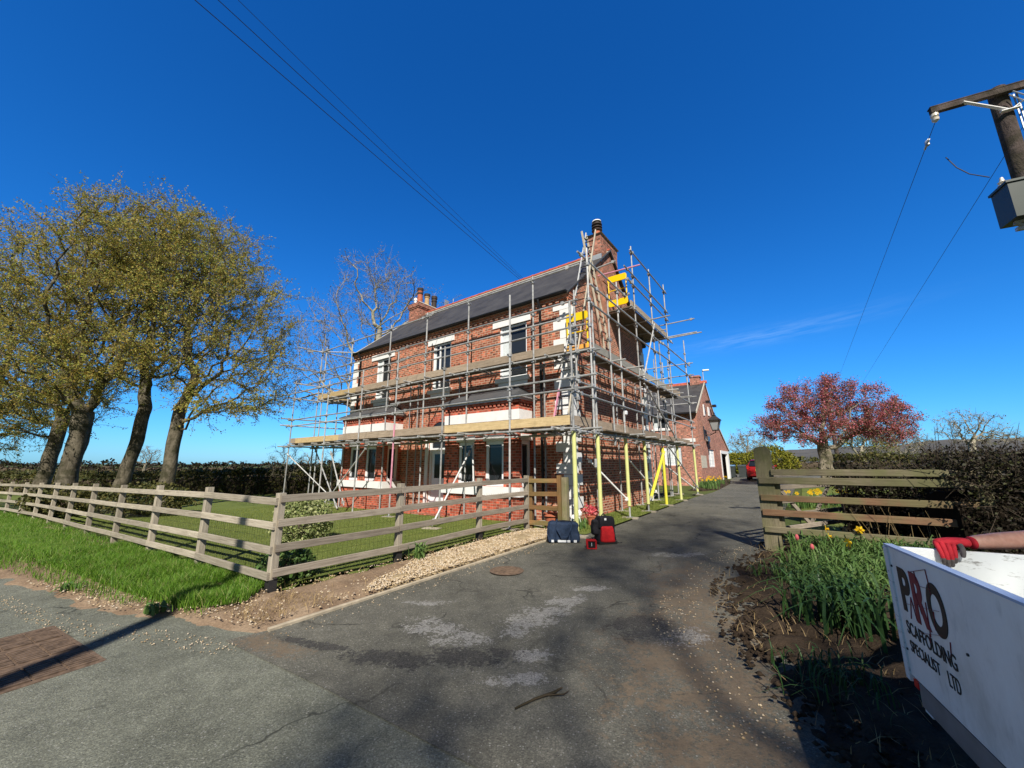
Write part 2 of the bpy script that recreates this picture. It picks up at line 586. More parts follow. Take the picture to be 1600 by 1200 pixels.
# ------------------------------------------------------------------ mesh helpers
class MB:
    def __init__(self):
        self.v, self.f, self.mi, self.uv = [], [], [], {}

    def add(self, vs, fs, mi=0, uvs=None):
        o = len(self.v)
        self.v += [tuple(p) for p in vs]
        for k, f in enumerate(fs):
            if uvs and uvs[k] is not None:
                self.uv[len(self.f)] = uvs[k]
            self.f.append([o + i for i in f])
            self.mi.append(mi)

    def box(self, lo, hi, mi=0):
        x0, y0, z0 = lo
        x1, y1, z1 = hi
        self.add([(x0, y0, z0), (x1, y0, z0), (x1, y1, z0), (x0, y1, z0), (x0, y0, z1), (x1, y0, z1), (x1, y1, z1), (x0, y1, z1)],
                 [(0, 3, 2, 1), (4, 5, 6, 7), (0, 1, 5, 4), (1, 2, 6, 5), (2, 3, 7, 6), (3, 0, 4, 7)], mi)

    def beam(self, p, q, w, h, mi=0, up=(0, 0, 1), bev=0.0):
        """rectangular bar from p to q: w across, h along up"""
        p, q = Vector(p), Vector(q)
        d = q - p
        L = d.length
        d.normalize()
        u = Vector(up)
        s = d.cross(u)
        if s.length < 1e-4:
            s = d.cross(Vector((1, 0, 0)))
        s.normalize()
        u = s.cross(d)
        a, b = w / 2, h / 2
        if bev:
            prof = [(-a + bev, -b), (a - bev, -b), (a, -b + bev), (a, b - bev), (a - bev, b), (-a + bev, b), (-a, b - bev), (-a, -b + bev)]
        else:
            prof = [(-a, -b), (a, -b), (a, b), (-a, b)]
        n = len(prof)
        vs = [p + s * x + u * y for x, y in prof] + [q + s * x + u * y for x, y in prof]
        fs, uvs, acc = [], [], 0
        for i in range(n):
            j = (i + 1) % n
            l = math.dist(prof[i], prof[j])
            fs.append((i, j, n + j, n + i))
            uvs.append([(0, acc), (0, acc + l), (L, acc + l), (L, acc)])
            acc += l
        fs += [tuple(range(n - 1, -1, -1)), tuple(range(n, 2 * n))]
        uvs += [[(x * .3, y) for x, y in reversed(prof)], [(x * .3, y) for x, y in prof]]
        self.add(vs, fs, mi, uvs)

    def tube(self, p, q, r, n=8, mi=0, r2=None, caps=True):
        self.poly([p, q], [r, r if r2 is None else r2], n, mi, caps)

    def poly(self, pts, rs, n=8, mi=0, caps=True):
        pts = [Vector(p) for p in pts]
        if isinstance(rs, (int, float)):
            rs = [rs] * len(pts)
        vs, fs = [], []
        prev = None
        for i, p in enumerate(pts):
            d = (pts[min(i + 1, len(pts) - 1)] - pts[max(i - 1, 0)]).normalized()
            ref = prev if prev is not None else (Vector((0, 0, 1)) if abs(d.z) < .9 else Vector((1, 0, 0)))
            s = d.cross(ref)
            if s.length < 1e-4:
                s = d.cross(Vector((1, 0, 0)))
            s.normalize()
            u = s.cross(d).normalized()
            prev = u
            for k in range(n):
                a = 2 * math.pi * k / n
                vs.append(p + (s * math.cos(a) + u * math.sin(a)) * rs[i])
        for i in range(len(pts) - 1):
            for k in range(n):
                j = (k + 1) % n
                fs.append((i * n + k, i * n + j, (i + 1) * n + j, (i + 1) * n + k))
        if caps:
            fs += [tuple(range(n - 1, -1, -1)), tuple((len(pts) - 1) * n + k for k in range(n))]
        self.add(vs, fs, mi)

    def lathe(self, prof, c=(0, 0, 0), n=14, mi=0):
        vs, fs = [], []
        for r, z in prof:
            for k in range(n):
                a = 2 * math.pi * k / n
                vs.append((c[0] + r * math.cos(a), c[1] + r * math.sin(a), c[2] + z))
        for i in range(len(prof) - 1):
            for k in range(n):
                j = (k + 1) % n
                fs.append((i * n + k, i * n + j, (i + 1) * n + j, (i + 1) * n + k))
        fs += [tuple(range(n - 1, -1, -1)), tuple((len(prof) - 1) * n + k for k in range(n))]
        self.add(vs, fs, mi)

    def prism(self, poly, axis, a0, a1, mi=0):
        """extrude a 2D polygon along axis ('x','y','z') from a0 to a1"""
        def P(u, v, w):
            return {'x': (w, u, v), 'y': (u, w, v), 'z': (u, v, w)}[axis]
        n = len(poly)
        vs = [P(u, v, a0) for u, v in poly] + [P(u, v, a1) for u, v in poly]
        fs = [(i, (i + 1) % n, n + (i + 1) % n, n + i) for i in range(n)] + [tuple(range(n - 1, -1, -1)), tuple(range(n, 2 * n))]
        self.add(vs, fs, mi)

    def quad(self, a, b, c, d, mi=0):
        self.add([a, b, c, d], [(0, 1, 2, 3)], mi)

    def build(self, name, mats, parent=None, smooth=False, recalc=True):
        me = bpy.data.meshes.new(name)
        me.from_pydata(self.v, [], self.f)
        mats = [mats] if isinstance(mats, str) else mats
        for m in mats:
            me.materials.append(MATS[m])
        me.polygons.foreach_set('material_index', self.mi)
        if recalc:
            bm = bmesh.new()
            bm.from_mesh(me)
            bmesh.ops.recalc_face_normals(bm, faces=bm.faces)
            uvl = bm.loops.layers.uv.new('UVMap')
            src = self.uv
            for i, f in enumerate(bm.faces):
                if i in src:
                    mp = dict(zip(self.f[i], src[i]))
                    for lp in f.loops:
                        lp[uvl].uv = mp[lp.vert.index]
                else:
                    nn = f.normal
                    ax = max(range(3), key=lambda k: abs(nn[k]))
                    for lp in f.loops:
                        p = lp.vert.co
                        lp[uvl].uv = (p.y, p.z) if ax == 0 else (p.x, p.z) if ax == 1 else (p.x, p.y)
            bm.to_mesh(me)
            bm.free()
        if smooth:
            me.polygons.foreach_set('use_smooth', [True] * len(me.polygons))
            try:
                me.set_sharp_from_angle(angle=R(38))
            except Exception:
                pass
        o = bpy.data.objects.new(name, me)
        COL.objects.link(o)
        if parent:
            o.parent = parent
        return o


def np_mesh(name, V, F, mats, parent=None, smooth=False, midx=None):
    V = np.asarray(V, dtype=np.float32).reshape(-1, 3)
    F = np.asarray(F, dtype=np.int32)
    k = F.shape[1]
    me = bpy.data.meshes.new(name)
    me.vertices.add(len(V))
    me.vertices.foreach_set('co', V.ravel())
    me.loops.add(F.size)
    me.loops.foreach_set('vertex_index', F.ravel())
    me.polygons.add(len(F))
    me.polygons.foreach_set('loop_start', np.arange(0, F.size, k, dtype=np.int32))
    if smooth:
        me.polygons.foreach_set('use_smooth', np.ones(len(F), dtype=bool))
    for m in ([mats] if isinstance(mats, str) else mats):
        me.materials.append(MATS[m])
    if midx is not None:
        me.polygons.foreach_set('material_index', np.asarray(midx, dtype=np.int32))
    me.update(calc_edges=True)
    o = bpy.data.objects.new(name, me)
    COL.objects.link(o)
    if parent:
        o.parent = parent
    return o


def tag(o, label=None, cat=None, group=None, kind=None):
    for k, v in (('label', label), ('category', cat), ('group', group), ('kind', kind)):
        if v:
            o[k] = v
    return o


def thing(name, label, cat, loc=(0, 0, 0), rz=0.0, group=None):
    o = bpy.data.objects.new(name, None)
    o.empty_display_size = .2
    COL.objects.link(o)
    o.location = loc
    o.rotation_euler = (0, 0, rz)
    return tag(o, label, cat, group)


def copy_thing(o, loc, rz=None, label=None, scale=None):
    c = o.copy()
    COL.objects.link(c)
    c.location = loc
    if rz is not None:
        c.rotation_euler = (0, 0, rz)
    if scale:
        c.scale = (scale,) * 3 if isinstance(scale, (int, float)) else scale
    if label:
        c['label'] = label
    for ch in list(o.children):
        d = ch.copy()
        COL.objects.link(d)
        d.parent = c
        for g in list(ch.children):
            e = g.copy()
            COL.objects.link(e)
            e.parent = d
    return c


def house_empty(name, label, cat):
    return thing(name, label, cat, (OX, OY, 0), HROT)


# ------------------------------------------------------------------ ground
def poly_sheet(name, poly, z, mat, kind='structure'):
    bm = bmesh.new()
    vs = [bm.verts.new((x, y, 0)) for x, y in poly]
    bm.faces.new(vs)
    bmesh.ops.triangulate(bm, faces=bm.faces[:])
    for X in (-28, 20):
        bmesh.ops.bisect_plane(bm, geom=bm.verts[:] + bm.edges[:] + bm.faces[:], plane_co=(X, 0, 0), plane_no=(1, 0, 0))
    for v in bm.verts:
        v.co.z = float(gz(v.co.x)) + z
    bmesh.ops.recalc_face_normals(bm, faces=bm.faces)
    me = bpy.data.meshes.new(name)
    bm.to_mesh(me)
    bm.free()
    if me.polygons and me.polygons[0].normal.z < 0:
        me.flip_normals()
    me.materials.append(MATS[mat])
    o = bpy.data.objects.new(name, me)
    COL.objects.link(o)
    return tag(o, kind=kind)


def inside_dist(P, poly):
    """signed distance (positive inside) of points P (N,2) to a polygon"""
    poly = np.asarray(poly, float)
    A, B = poly, np.roll(poly, -1, 0)
    d = np.full(len(P), 1e9)
    ins = np.zeros(len(P), bool)
    for a, b in zip(A, B):
        ab = b - a
        tt = np.clip(((P - a) @ ab) / (ab @ ab + 1e-12), 0, 1)
        d = np.minimum(d, np.linalg.norm(P - (a + tt[:, None] * ab), axis=1))
        c = ((a[1] > P[:, 1]) != (b[1] > P[:, 1]))
        with np.errstate(divide='ignore', invalid='ignore'):
            xi = (b[0] - a[0]) * (P[:, 1] - a[1]) / (b[1] - a[1]) + a[0]
        ins ^= c & (P[:, 0] < xi)
    return np.where(ins, d, -d)


def vnoise(P, scale, seed=0.0):
    return np.array([noise.fractal(Vector((x * scale + seed, y * scale - seed, seed)), .8, 2.1, 5) for x, y in P])


def mound(name, poly, res, mat, height, ramp, rough, edge_noise=.12, base=-.015, kind='structure', nscale=2.5):
    """raised ragged sheet: its edge dips under what lies beside it"""
    P = np.asarray(poly, float)
    x0, y0 = P.min(0) - .2
    x1, y1 = P.max(0) + .2
    nx, ny = int((x1 - x0) / res) + 2, int((y1 - y0) / res) + 2
    gx, gy = np.meshgrid(x0 + np.arange(nx) * res, y0 + np.arange(ny) * res)
    Q = np.stack([gx.ravel(), gy.ravel()], 1)
    d = inside_dist(Q, poly)
    near = d > -.5
    n1 = np.zeros(len(Q))
    n1[near] = vnoise(Q[near], nscale, 3.1)
    d = d + n1 * edge_noise
    h = base + np.where(d > 0, height * np.clip(d / ramp, 0, 1), d * .35) + np.clip(d / .25, 0, 1) * n1 * rough
    n2 = np.zeros(len(Q))
    n2[near] = vnoise(Q[near], nscale * 5, 8.3)
    h = h + np.clip(d / .15, 0, 1) * n2 * rough * .5
    z = gz(Q[:, 0]) + h
    keep = (d > -.16).reshape(ny, nx)
    kc = keep[:-1, :-1] & keep[1:, :-1] & keep[:-1, 1:] & keep[1:, 1:]
    jj, ii = np.nonzero(kc)
    idx = lambda j, i: j * nx + i
    F = np.stack([idx(jj, ii), idx(jj, ii + 1), idx(jj + 1, ii + 1), idx(jj + 1, ii)], 1)
    used, inv = np.unique(F, return_inverse=True)
    V = np.concatenate([Q, z[:, None]], 1)[used]
    o = np_mesh(name, V, inv.reshape(F.shape), mat, smooth=True)
    return tag(o, kind=kind)


def L2W(pts):
    return [wor(x, y) for x, y in pts]


big = [(-4000, -3000), (4000, -3000), (4000, 5000), (-4000, 5000)]
poly_sheet('ground', big, -.035, 'field')
FENCE0 = Vector((-3.23, 5.58))
FDIR = Vector((-.843, .538))
FDIR.normalize()
road_edge = [(-45, 24.0), (-24, 14.4), (-12, 8.8), (-7.4, 6.5), (-4.9, 5.3), (-2.9, 4.35), (-1.0, 3.9), (2.2, 2.6), (6, 1.2), (12, -1.6), (45, -17)]
poly_sheet('road', road_edge + [(45, -26.5), (12, -10.5), (-2, -3.6), (-24, 7), (-45, 16.5)], 0.0, 'road_asphalt')
drive_l = [(.60, -7.75), (.60, -2.3), (.9, -1.6), (1.12, 0), (1.12, 9), (1.3, 12), (1.25, 14.5), (1.0, 20), (.3, 25), (-.1, 30), (-6, 31), (-8, 44)]
drive_r = [(9, 44), (8, 30), (4.6, 22), (4.45, 4), (4.7, -1.0), (4.7, -3.9), (5.0, -5.4), (5.6, -6.4), (6.6, -8.0)]
mouth = [(1.6, 1.25), (.9, 1.75), (-.2, 2.45), (-1.4, 3.25), (-2.2, 3.75), (-2.75, 4.1)]
poly_sheet('driveway', L2W(drive_l) + L2W(drive_r) + mouth, .006, 'drive_asphalt')
# a broad field ditch of lawn round the house
lawn = L2W([(-.62, -7.1), (-.55, -1.6), (-.2, -.02), (-11.6, -.02), (-14, 4), (-40, 8), (-40, -9.0), (-22, -8.1), (-12, -7.6)])
mound('lawn', lawn, .35, 'lawn_soil', .04, .3, .012, .05, -.012)
poly_sheet('side_lawn', L2W([(0, -1.6), (1.02, -1.45), (1.06, 0), (1.08, 8.6), (.0, 9.4)]), .02, 'lawn_soil')
poly_sheet('garden_lawn', L2W([(4.9, 1.0), (4.8, 20), (30, 26), (30, 6), (12, 1.5)]), .004, 'lawn_soil')

verge = [(-3.35, 5.55), (-5.3, 6.85), (-12.6, 11.5), (-21, 16.9), (-32, 24), (-34, 22), (-22, 14.6), (-13, 9.6), (-7.4, 6.95), (-5.05, 5.6), (-3.75, 4.95), (-3.25, 5.05)]
mound('verge', verge, .14, 'verge_soil', .10, .5, .03, .14, .0)
bank = [(-3.2, 5.6), (-5.3, 6.9), (-12.6, 11.6), (-30, 23), (-33, 21.2), (-22, 13.9), (-12.6, 8.75), (-7.6, 6.3), (-4.95, 4.95), (-3.6, 4.6), (-2.5, 4.2), (-2.6, 4.6)]
mound('verge_bank', bank, .10, 'soil', .05, .25, .035, .12, -.01)
strip = L2W([(-.72, -7.55), (-.62, -5.3), (-.68, -3.1), (-.5, -1.4), (.55, -1.45), (.60, -2.4), (.62, -7.3), (.5, -7.9), (-.3, -7.9)])
mound('soil_strip', strip, .05, 'soil', .075, .35, .03, .07, -.008)
gravel_poly = L2W([(-.25, -5.2), (-.35, -2.6), (-.2, -1.6), (.52, -1.55), (.58, -2.4), (.6, -6.6), (.25, -6.3), (.05, -5.6)])
mound('gravel_bed', gravel_poly, .05, 'gravel_bed', .085, .25, .02, .12, 0.0)
bed = L2W([(4.35, -.7), (4.15, -2.4), (4.05, -3.9), (4.4, -5.4), (5.1, -6.8), (6.3, -8.2), (9, -9), (12, 0), (9, 4), (5.6, 1.2)])
mound('flower_bed', bed, .06, 'dark_soil', .07, .5, .06, .08, -.012, nscale=4)
Q = np.concatenate([np.array(bed)[[0, 1, 2, 3, 4]].repeat(260, 0) + rng.normal(size=(1300, 2)) * .42, np.array(bed)[[3, 4]].repeat(350, 0) + rng.normal(size=(700, 2)) * .7])
CLODS = Q[inside_dist(Q, bed) > -.05]
mound('wing_bed', L2W([(-.15, 13.5), (-.2, 24.5), (.5, 24.2), (1.0, 19), (1.15, 14.5), (.6, 13.2)]), .15, 'dark_soil', .10, .25, .03, .1, -.01)

# kerb: thin edging along the drive
k = MB()
yy = -7.75
while yy < -2.3:
    ln = .9
    a, b = wor(.635 + random.uniform(-.004, .004), yy), wor(.635 + random.uniform(-.004, .004), min(yy + ln - .008, -2.3))
    k.beam((*a, gz(a[0]) - .012), (*b, gz(b[0]) - .012), .045, .10, bev=.008)
    yy += ln
tag(k.build('kerb', 'kerb_stone'), kind='structure')


def pebbles(name, P, z, s0, s1, mat, label=None):
    n = len(P)
    base = np.array([(1, 0, 0), (0, 1, 0), (-1, 0, 0), (0, -1, 0), (0, 0, 1), (0, 0, -1)], float)
    s = rng.uniform(s0, s1, n)
    ang = rng.uniform(0, 6.28, n)
    jit = rng.uniform(.6, 1.25, (n, 6, 1))
    V = base[None] * jit * s[:, None, None]
    V[:, :, 2] *= .6
    ca, sa = np.cos(ang)[:, None], np.sin(ang)[:, None]
    X, Y = V[:, :, 0] * ca - V[:, :, 1] * sa, V[:, :, 0] * sa + V[:, :, 1] * ca
    V = np.stack([X + P[:, :1], Y + P[:, 1:2], V[:, :, 2] + z[:, None]], 2)
    f = np.array([(0, 1, 4), (1, 2, 4), (2, 3, 4), (3, 0, 4), (1, 0, 5), (2, 1, 5), (3, 2, 5), (0, 3, 5)])
    F = (f[None] + (np.arange(n) * 6)[:, None, None]).reshape(-1, 3)
    return tag(np_mesh(name, V, F, mat), kind='stuff')


pebbles('soil_clods', CLODS, gz(CLODS[:, 0]) + .045, .010, .034, 'dark_soil')


def scatter(poly, n, margin=0.0):
    P = np.asarray(poly, float)
    out = []
    lo, hi = P.min(0), P.max(0)
    tot = 0
    while tot < n:
        Q = rng.uniform(lo, hi, (n * 3, 2))
        Q = Q[inside_dist(Q, poly) > margin]
        out.append(Q)
        tot += len(Q)
    return np.concatenate(out)[:n]


Q = scatter(gravel_poly, 7500, -.04)
pebbles('gravel', Q, gz(Q[:, 0]) + .085, .008, .022, 'pebble')
Q = np.concatenate([scatter(strip, 1300, 0.05), scatter(bank[0:1] + bank[7:], 900, 0.05)])
pebbles('soil_stones', Q, gz(Q[:, 0]) + .060, .006, .020, 'pebble')
Q = np.concatenate([scatter(L2W([(.62, -7.8), (.62, -2.4), (.95, -2.4), (1.0, -7.9)]), 260), scatter([(-2.6, 4.1), (-4.9, 4.75), (-7.6, 6.05), (-7.6, 5.85), (-4.9, 4.45), (-2.4, 3.75)], 420),
                    scatter(L2W([(4.1, -1.2), (3.9, -3.9), (4.2, -5.4), (5.0, -6.8), (4.6, -6.9), (3.7, -5.4), (3.5, -3.9), (3.8, -1.2)]), 420)])
pebbles('stray_gravel', Q, gz(Q[:, 0]) + .010, .004, .012, 'pebble')


def blades(name, P, z, h0, h1, w, mat, lean=.5, parent=None, kind='stuff', hmul=1.0):
    n = len(P)
    h = rng.uniform(h0, h1, n) * hmul
    a = rng.uniform(0, 6.28, n)
    la = rng.uniform(0, 6.28, n)
    ln = rng.uniform(.1, lean, n) * h
    wx, wy = np.cos(a) * w, np.sin(a) * w
    B = np.stack([P[:, 0], P[:, 1], z], 1)
    o = np.stack([wx, wy, np.zeros(n)], 1)
    l1 = np.stack([np.cos(la) * ln * .35, np.sin(la) * ln * .35, h * .6], 1)
    l2 = np.stack([np.cos(la) * ln, np.sin(la) * ln, h], 1)
    V = np.stack([B - o, B + o, B + o * .7 + l1, B - o * .7 + l1, B + l2], 1)
    F = np.array([(0, 1, 2, 3), (3, 2, 4, 4)])
    q = (np.array([(0, 1, 2), (0, 2, 3), (3, 2, 4)])[None] + (np.arange(n) * 5)[:, None, None]).reshape(-1, 3)
    return tag(np_mesh(name, V, q, mat, parent), kind=kind)


# verge grass: dense near the viewpoint, longer and sparser far off
vg = np.asarray(verge)
Qa = scatter([p for p in verge if p[0] > -8] + [(-8, 8.4), (-8, 7.2)], 30000, -.04) if False else None
V1 = [(-3.35, 5.6), (-5.3, 6.9), (-8.5, 8.95), (-8.5, 7.35), (-7.4, 6.85), (-5.05, 5.5), (-3.75, 4.85), (-3.2, 5.0)]
V2 = [(-8.5, 8.95), (-12.6, 11.55), (-21, 17), (-32, 24), (-34, 22), (-22, 14.5), (-13, 9.5), (-8.5, 7.3)]
Qa, Qb = scatter(V1, 42000, -.02), scatter(V2, 45000, -.02)
Qv = np.concatenate([Qa, Qb, scatter([(-3.4, 5.2), (-5.1, 6.0), (-8.5, 7.7), (-16, 11.2), (-16, 10.6), (-8.2, 6.75), (-5.0, 5.15), (-3.4, 4.6)], 5200)])
qn = np.array([noise.fractal(Vector((x * 1.5, y * 1.5, 4)), .9, 2, 4) for x, y in Qv])
Qv, qn = Qv[qn > -.42], qn[qn > -.42]
blades('verge_grass', Qv, gz(Qv[:, 0]) + .055, .05, .14, .0042, 'grass_blade', .9, hmul=.65 + .8 * np.clip(qn + .45, 0, 1))
LN = L2W([(-.72, -7.0), (-.7, -1.6), (-.4, -.1), (-11.6, -.1), (-14, -1), (-14, -7.6)])
Ql = scatter(LN, 45000, 0)
blades('lawn_grass', Ql, gz(Ql[:, 0]) + .015, .02, .055, .005, 'lawn_blade', .8)
Qs = scatter(L2W([(0.05, -1.3), (1.0, -1.2), (1.06, 0), (1.08, 8.6), (.3, 9.2)]), 9000, 0)
blades('side_grass', Qs, gz(Qs[:, 0]) + .015, .025, .07, .005, 'lawn_blade', .8)
# straw and dead stems lying on the bare soil
Qd = np.concatenate([scatter(bed[:6], 500, -.1), scatter(L2W([(-.1, -7.9), (.5, -7.8), (.5, -6.9), (-.3, -7.2)]), 420, 0), scatter(strip, 260, 0)])
blades('dead_straw', Qd, gz(Qd[:, 0]) + .06, .03, .09, .003, 'straw', 2.6)

# hills on the horizon to the right
hx = np.linspace(0, 1, 70)
hv, hf = [], []
for i, s in enumerate(hx):
    az = R(28 + 40 * s)
    top = 55 + 60 * min(1, s * 1.3) + 9 * noise.fractal(Vector((s * 9, 1, 2)), 1, 2, 4)
    if s < .18:
        top *= s / .18
    for d, z in ((1900, -6), (2500, top * .55), (3000, top * 1.25), (3800, top * 1.1), (4300, -6)):
        hv.append((d * math.sin(az), d * math.cos(az), z))
    if i:
        for k in range(4):
            hf.append(((i - 1) * 5 + k, i * 5 + k, i * 5 + k + 1, (i - 1) * 5 + k + 1))
tag(np_mesh('hills', hv, hf, 'moor', smooth=True), kind='structure')

# ------------------------------------------------------------------ main house
EAVE, RIDGE, DEP, LEN = 6.72, 9.70, 6.8, 11.5
RY = DEP / 2
house = house_empty('brick_house', 'two storey red brick farmhouse with white quoins and slate roof behind the scaffolding', 'house')


def wall_front(m, x0, x1, z0, z1, y, holes, depth=.13, axis='y', mi=0):
    """wall face on the plane y (or x) with rectangular openings and their reveals"""
    xs = sorted({x0, x1, *[h[0] for h in holes], *[h[1] for h in holes]})
    zs = sorted({z0, z1, *[h[2] for h in holes], *[h[3] for h in holes]})

    def P(x, d, z):
        return (x, y + d, z) if axis == 'y' else (y - d, x, z)
    for a, b in zip(xs, xs[1:]):
        run = None
        for c, d in zip(zs, zs[1:]):
            hole = any(h[0] <= a and b <= h[1] and h[2] <= c and d <= h[3] for h in holes)
            if not hole:
                m.quad(P(a, 0, c), P(b, 0, c), P(b, 0, d), P(a, 0, d), mi)
    for a, b, c, d in [h[:4] for h in holes]:
        m.quad(P(a, 0, c), P(a, depth, c), P(a, depth, d), P(a, 0, d), mi)
        m.quad(P(b, 0, c), P(b, depth, c), P(b, depth, d), P(b, 0, d), mi)
        m.quad(P(a, 0, d), P(b, 0, d), P(b, depth, d), P(a, depth, d), mi)
        m.quad(P(a, 0, c), P(b, 0, c), P(b, depth, c), P(a, depth, c), mi)


WIN = [(-9.68, -8.64, 4.34, 6.15), (-5.97, -4.98, 4.34, 6.15), (-2.64, -1.52, 4.34, 6.15)]
LIN = [(-10.05, -8.40), (-6.25, -4.80), (-2.92, -1.36)]
DOOR = (-5.95, -4.75, -.3, 2.55)
m = MB()
wall_front(m, -LEN, 0, -.45, EAVE, 0, WIN + [DOOR], .16)
m.add([(0, 0, -.45), (0, DEP, -.45), (0, DEP, EAVE), (0, RY, RIDGE - .12), (0, 0, EAVE)], [(0, 1, 2, 3, 4)])
m.add([(-LEN, 0, -.45), (-LEN, DEP, -.45), (-LEN, DEP, EAVE), (-LEN, RY, RIDGE - .12), (-LEN, 0, EAVE)], [(0, 1, 2, 3, 4)])
m.quad((-LEN, DEP, -.45), (0, DEP, -.45), (0, DEP, EAVE), (-LEN, DEP, EAVE))
m.build('wall', 'house_brick', house, recalc=True)

# brick eaves course with dentils
m = MB()
m.box((-LEN - .03, -.06, 6.52), (.03, -.002, 6.60))
m.box((-LEN - .05, -.11, 6.603), (.05, -.002, 6.68))
for i in range(int(LEN / .24)):
    x = -LEN + .06 + i * .24
    m.box((x, -.055, 6.44), (x + .115, -.003, 6.518))
m.build('eaves_course', 'house_brick', house)
# gable corbels at the verge foot
m = MB()
for j in range(4):
    m.box((.002, -.05 + .0 * j, 6.42 + j * .07), (.03 + .02 * j, .16 + .10 * j, 6.488 + j * .07))
m.build('kneeler', 'house_brick', house)


def quoin_mb(xc, yc, sx, sy, z0, z1, base=0):
    m = MB()
    z, i = z0, 0
    while z < z1 - .05:
        h = min(.305, z1 - z)
        a, b = (.52, .29) if i % 2 == 0 else (.29, .52)
        xa, xb = sorted((xc + sx * -.0 - sx * .022, xc + sx * a))
        ya, yb = sorted((yc - sy * .022, yc + sy * b))
        m.box((xa, ya, z + .006), (xb, yb, z + h - .006))
        z += h
        i += 1
    return m


quoin_mb(0, 0, -1, 1, .1, 6.36).build('quoins', 'white_stone', house)
quoin_mb(-LEN, 0, 1, 1, .1, 6.36).build('quoins', 'white_stone', house)
quoin_mb(0, DEP, -1, -1, .1, 6.36).build('quoins', 'white_stone', house)


def window(parent, x0, x1, z0, z1, y, split=.42, mullion=True, name='window', curtain=True, axis='y', bars=0, fr='upvc'):
    """one casement: outer frame with mullion; the glass and curtain are its parts"""
    def bx(m, a, b, c, d, e, f):
        if axis == 'y':
            m.box((a, y + c, e), (b, y + d, f))
        else:
            m.box((y - d, a, e), (y - c, b, f))
    m = MB()
    w = .065 if mullion else .105
    bx(m, x0, x1, .02, .10, z0, z0 + w)
    bx(m, x0, x1, .02, .10, z1 - w, z1)
    bx(m, x0, x0 + w, .021, .101, z0 + w, z1 - w)
    bx(m, x1 - w, x1, .021, .101, z0 + w, z1 - w)
    xm = x0 + (x1 - x0) * split
    if mullion:
        bx(m, xm - .03, xm + .03, .022, .098, z0 + w, z1 - w)
    if not bars and mullion:
        zt = z1 - (z1 - z0) * .28
        bx(m, x0 + w, xm - .03, .024, .096, zt - .025, zt + .025)
    for i in range(bars):
        for j in range(4):
            xx = x0 + (x1 - x0) * (j + 1) / 5
            if i == 0:
                bx(m, xx - .012, xx + .012, .03, .06, z0 + w, z1 - w)
        zz = z0 + (z1 - z0) * (i + 1) / (bars + 1)
        bx(m, x0 + w, x1 - w, .032, .062, zz - .012, zz + .012)
    f = m.build(name, fr, parent)
    g = MB()
    bx(g, x0 + w - .01, x1 - w + .01, .060, .070, z0 + w - .01, z1 - w + .01)
    g.build('pane', 'glass', f)
    if curtain:
        c = MB()
        n = 9
        xa, xb = x0 + w, x0 + (x1 - x0) * curtain
        for i in range(n):
            a, b = xa + (xb - xa) * i / n, xa + (xb - xa) * (i + 1) / n
            bx(c, a, b, .040 + .006 * (i % 2), .055, z0 + w, z1 - w)
        c.build('curtain', 'curtain', f)
    return f


for i, (w, l) in enumerate(zip(WIN, LIN)):
    window(house, w[0], w[1], w[2], w[3], .03, .36, curtain=(.36 if i != 1 else .14))
    m = MB()
    m.box((l[0], -.035, 6.15), (l[1], .05, 6.40))
    m.build('lintel', 'white_stone', house)
    m = MB()
    m.box((w[0] - .12, -.10, 4.20), (w[1] + .12, .03, 4.34))
    m.box((w[0] - .02, -.02, 4.06), (w[1] + .02, .03, 4.198))
    m.build('sill', 'white_stone', house)

# front door under a gauged brick arch
m = MB()
m.box((DOOR[0], .03, -.1), (DOOR[0] + .09, .14, 2.55))
m.box((DOOR[1] - .09, .03, -.1), (DOOR[1], .14, 2.55))
m.box((DOOR[0] + .09, .031, 2.1), (DOOR[1] - .09, .139, 2.17))
m.box((DOOR[0] + .09, .07, -.1), (DOOR[1] - .09, .12, 2.1))
d = m.build('front_door', 'upvc', house)
m = MB()
m.box((DOOR[0] + .10, .078, 2.17), (DOOR[1] - .10, .10, 2.53))
m.box((DOOR[0] + .25, .060, 1.1), (DOOR[1] - .25, .069, 1.95))
m.build('pane', 'glass', d)
m = MB()
cx, cz = (DOOR[0] + DOOR[1]) / 2, 2.50
for i in range(26):
    a0, a1 = math.pi * i / 26 + .008, math.pi * (i + 1) / 26 - .008
    pts = [(cx + r * math.cos(a), cz + r * 1.0 * math.sin(a)) for r, a in ((.62, a0), (.90, a0), (.90, a1), (.62, a1))]
    m.prism(pts, 'y', -.03, .01)
m.build('door_arch', 'bay_brick', house)
m = MB()
pts = [(cx + .615 * math.cos(math.pi * i / 14), cz + .615 * math.sin(math.pi * i / 14)) for i in range(15)]
m.prism(pts, 'y', -.006, .012)
m.build('fanlight', 'glass', house)
m = MB()
for s in (DOOR[0] - .17, DOOR[1] + .01):
    m.box((s, -.05, -.2), (s + .16, .02, 2.5))
m.build('door_pilaster', 'white_stone', house)
m = MB()
m.box((-6.6, -.9, -.4), (-4.1, -.02, .02))
m.box((-6.4, -.6, .02), (-4.3, -.02, .17))
m.build('doorstep', 'bay_brick', house)


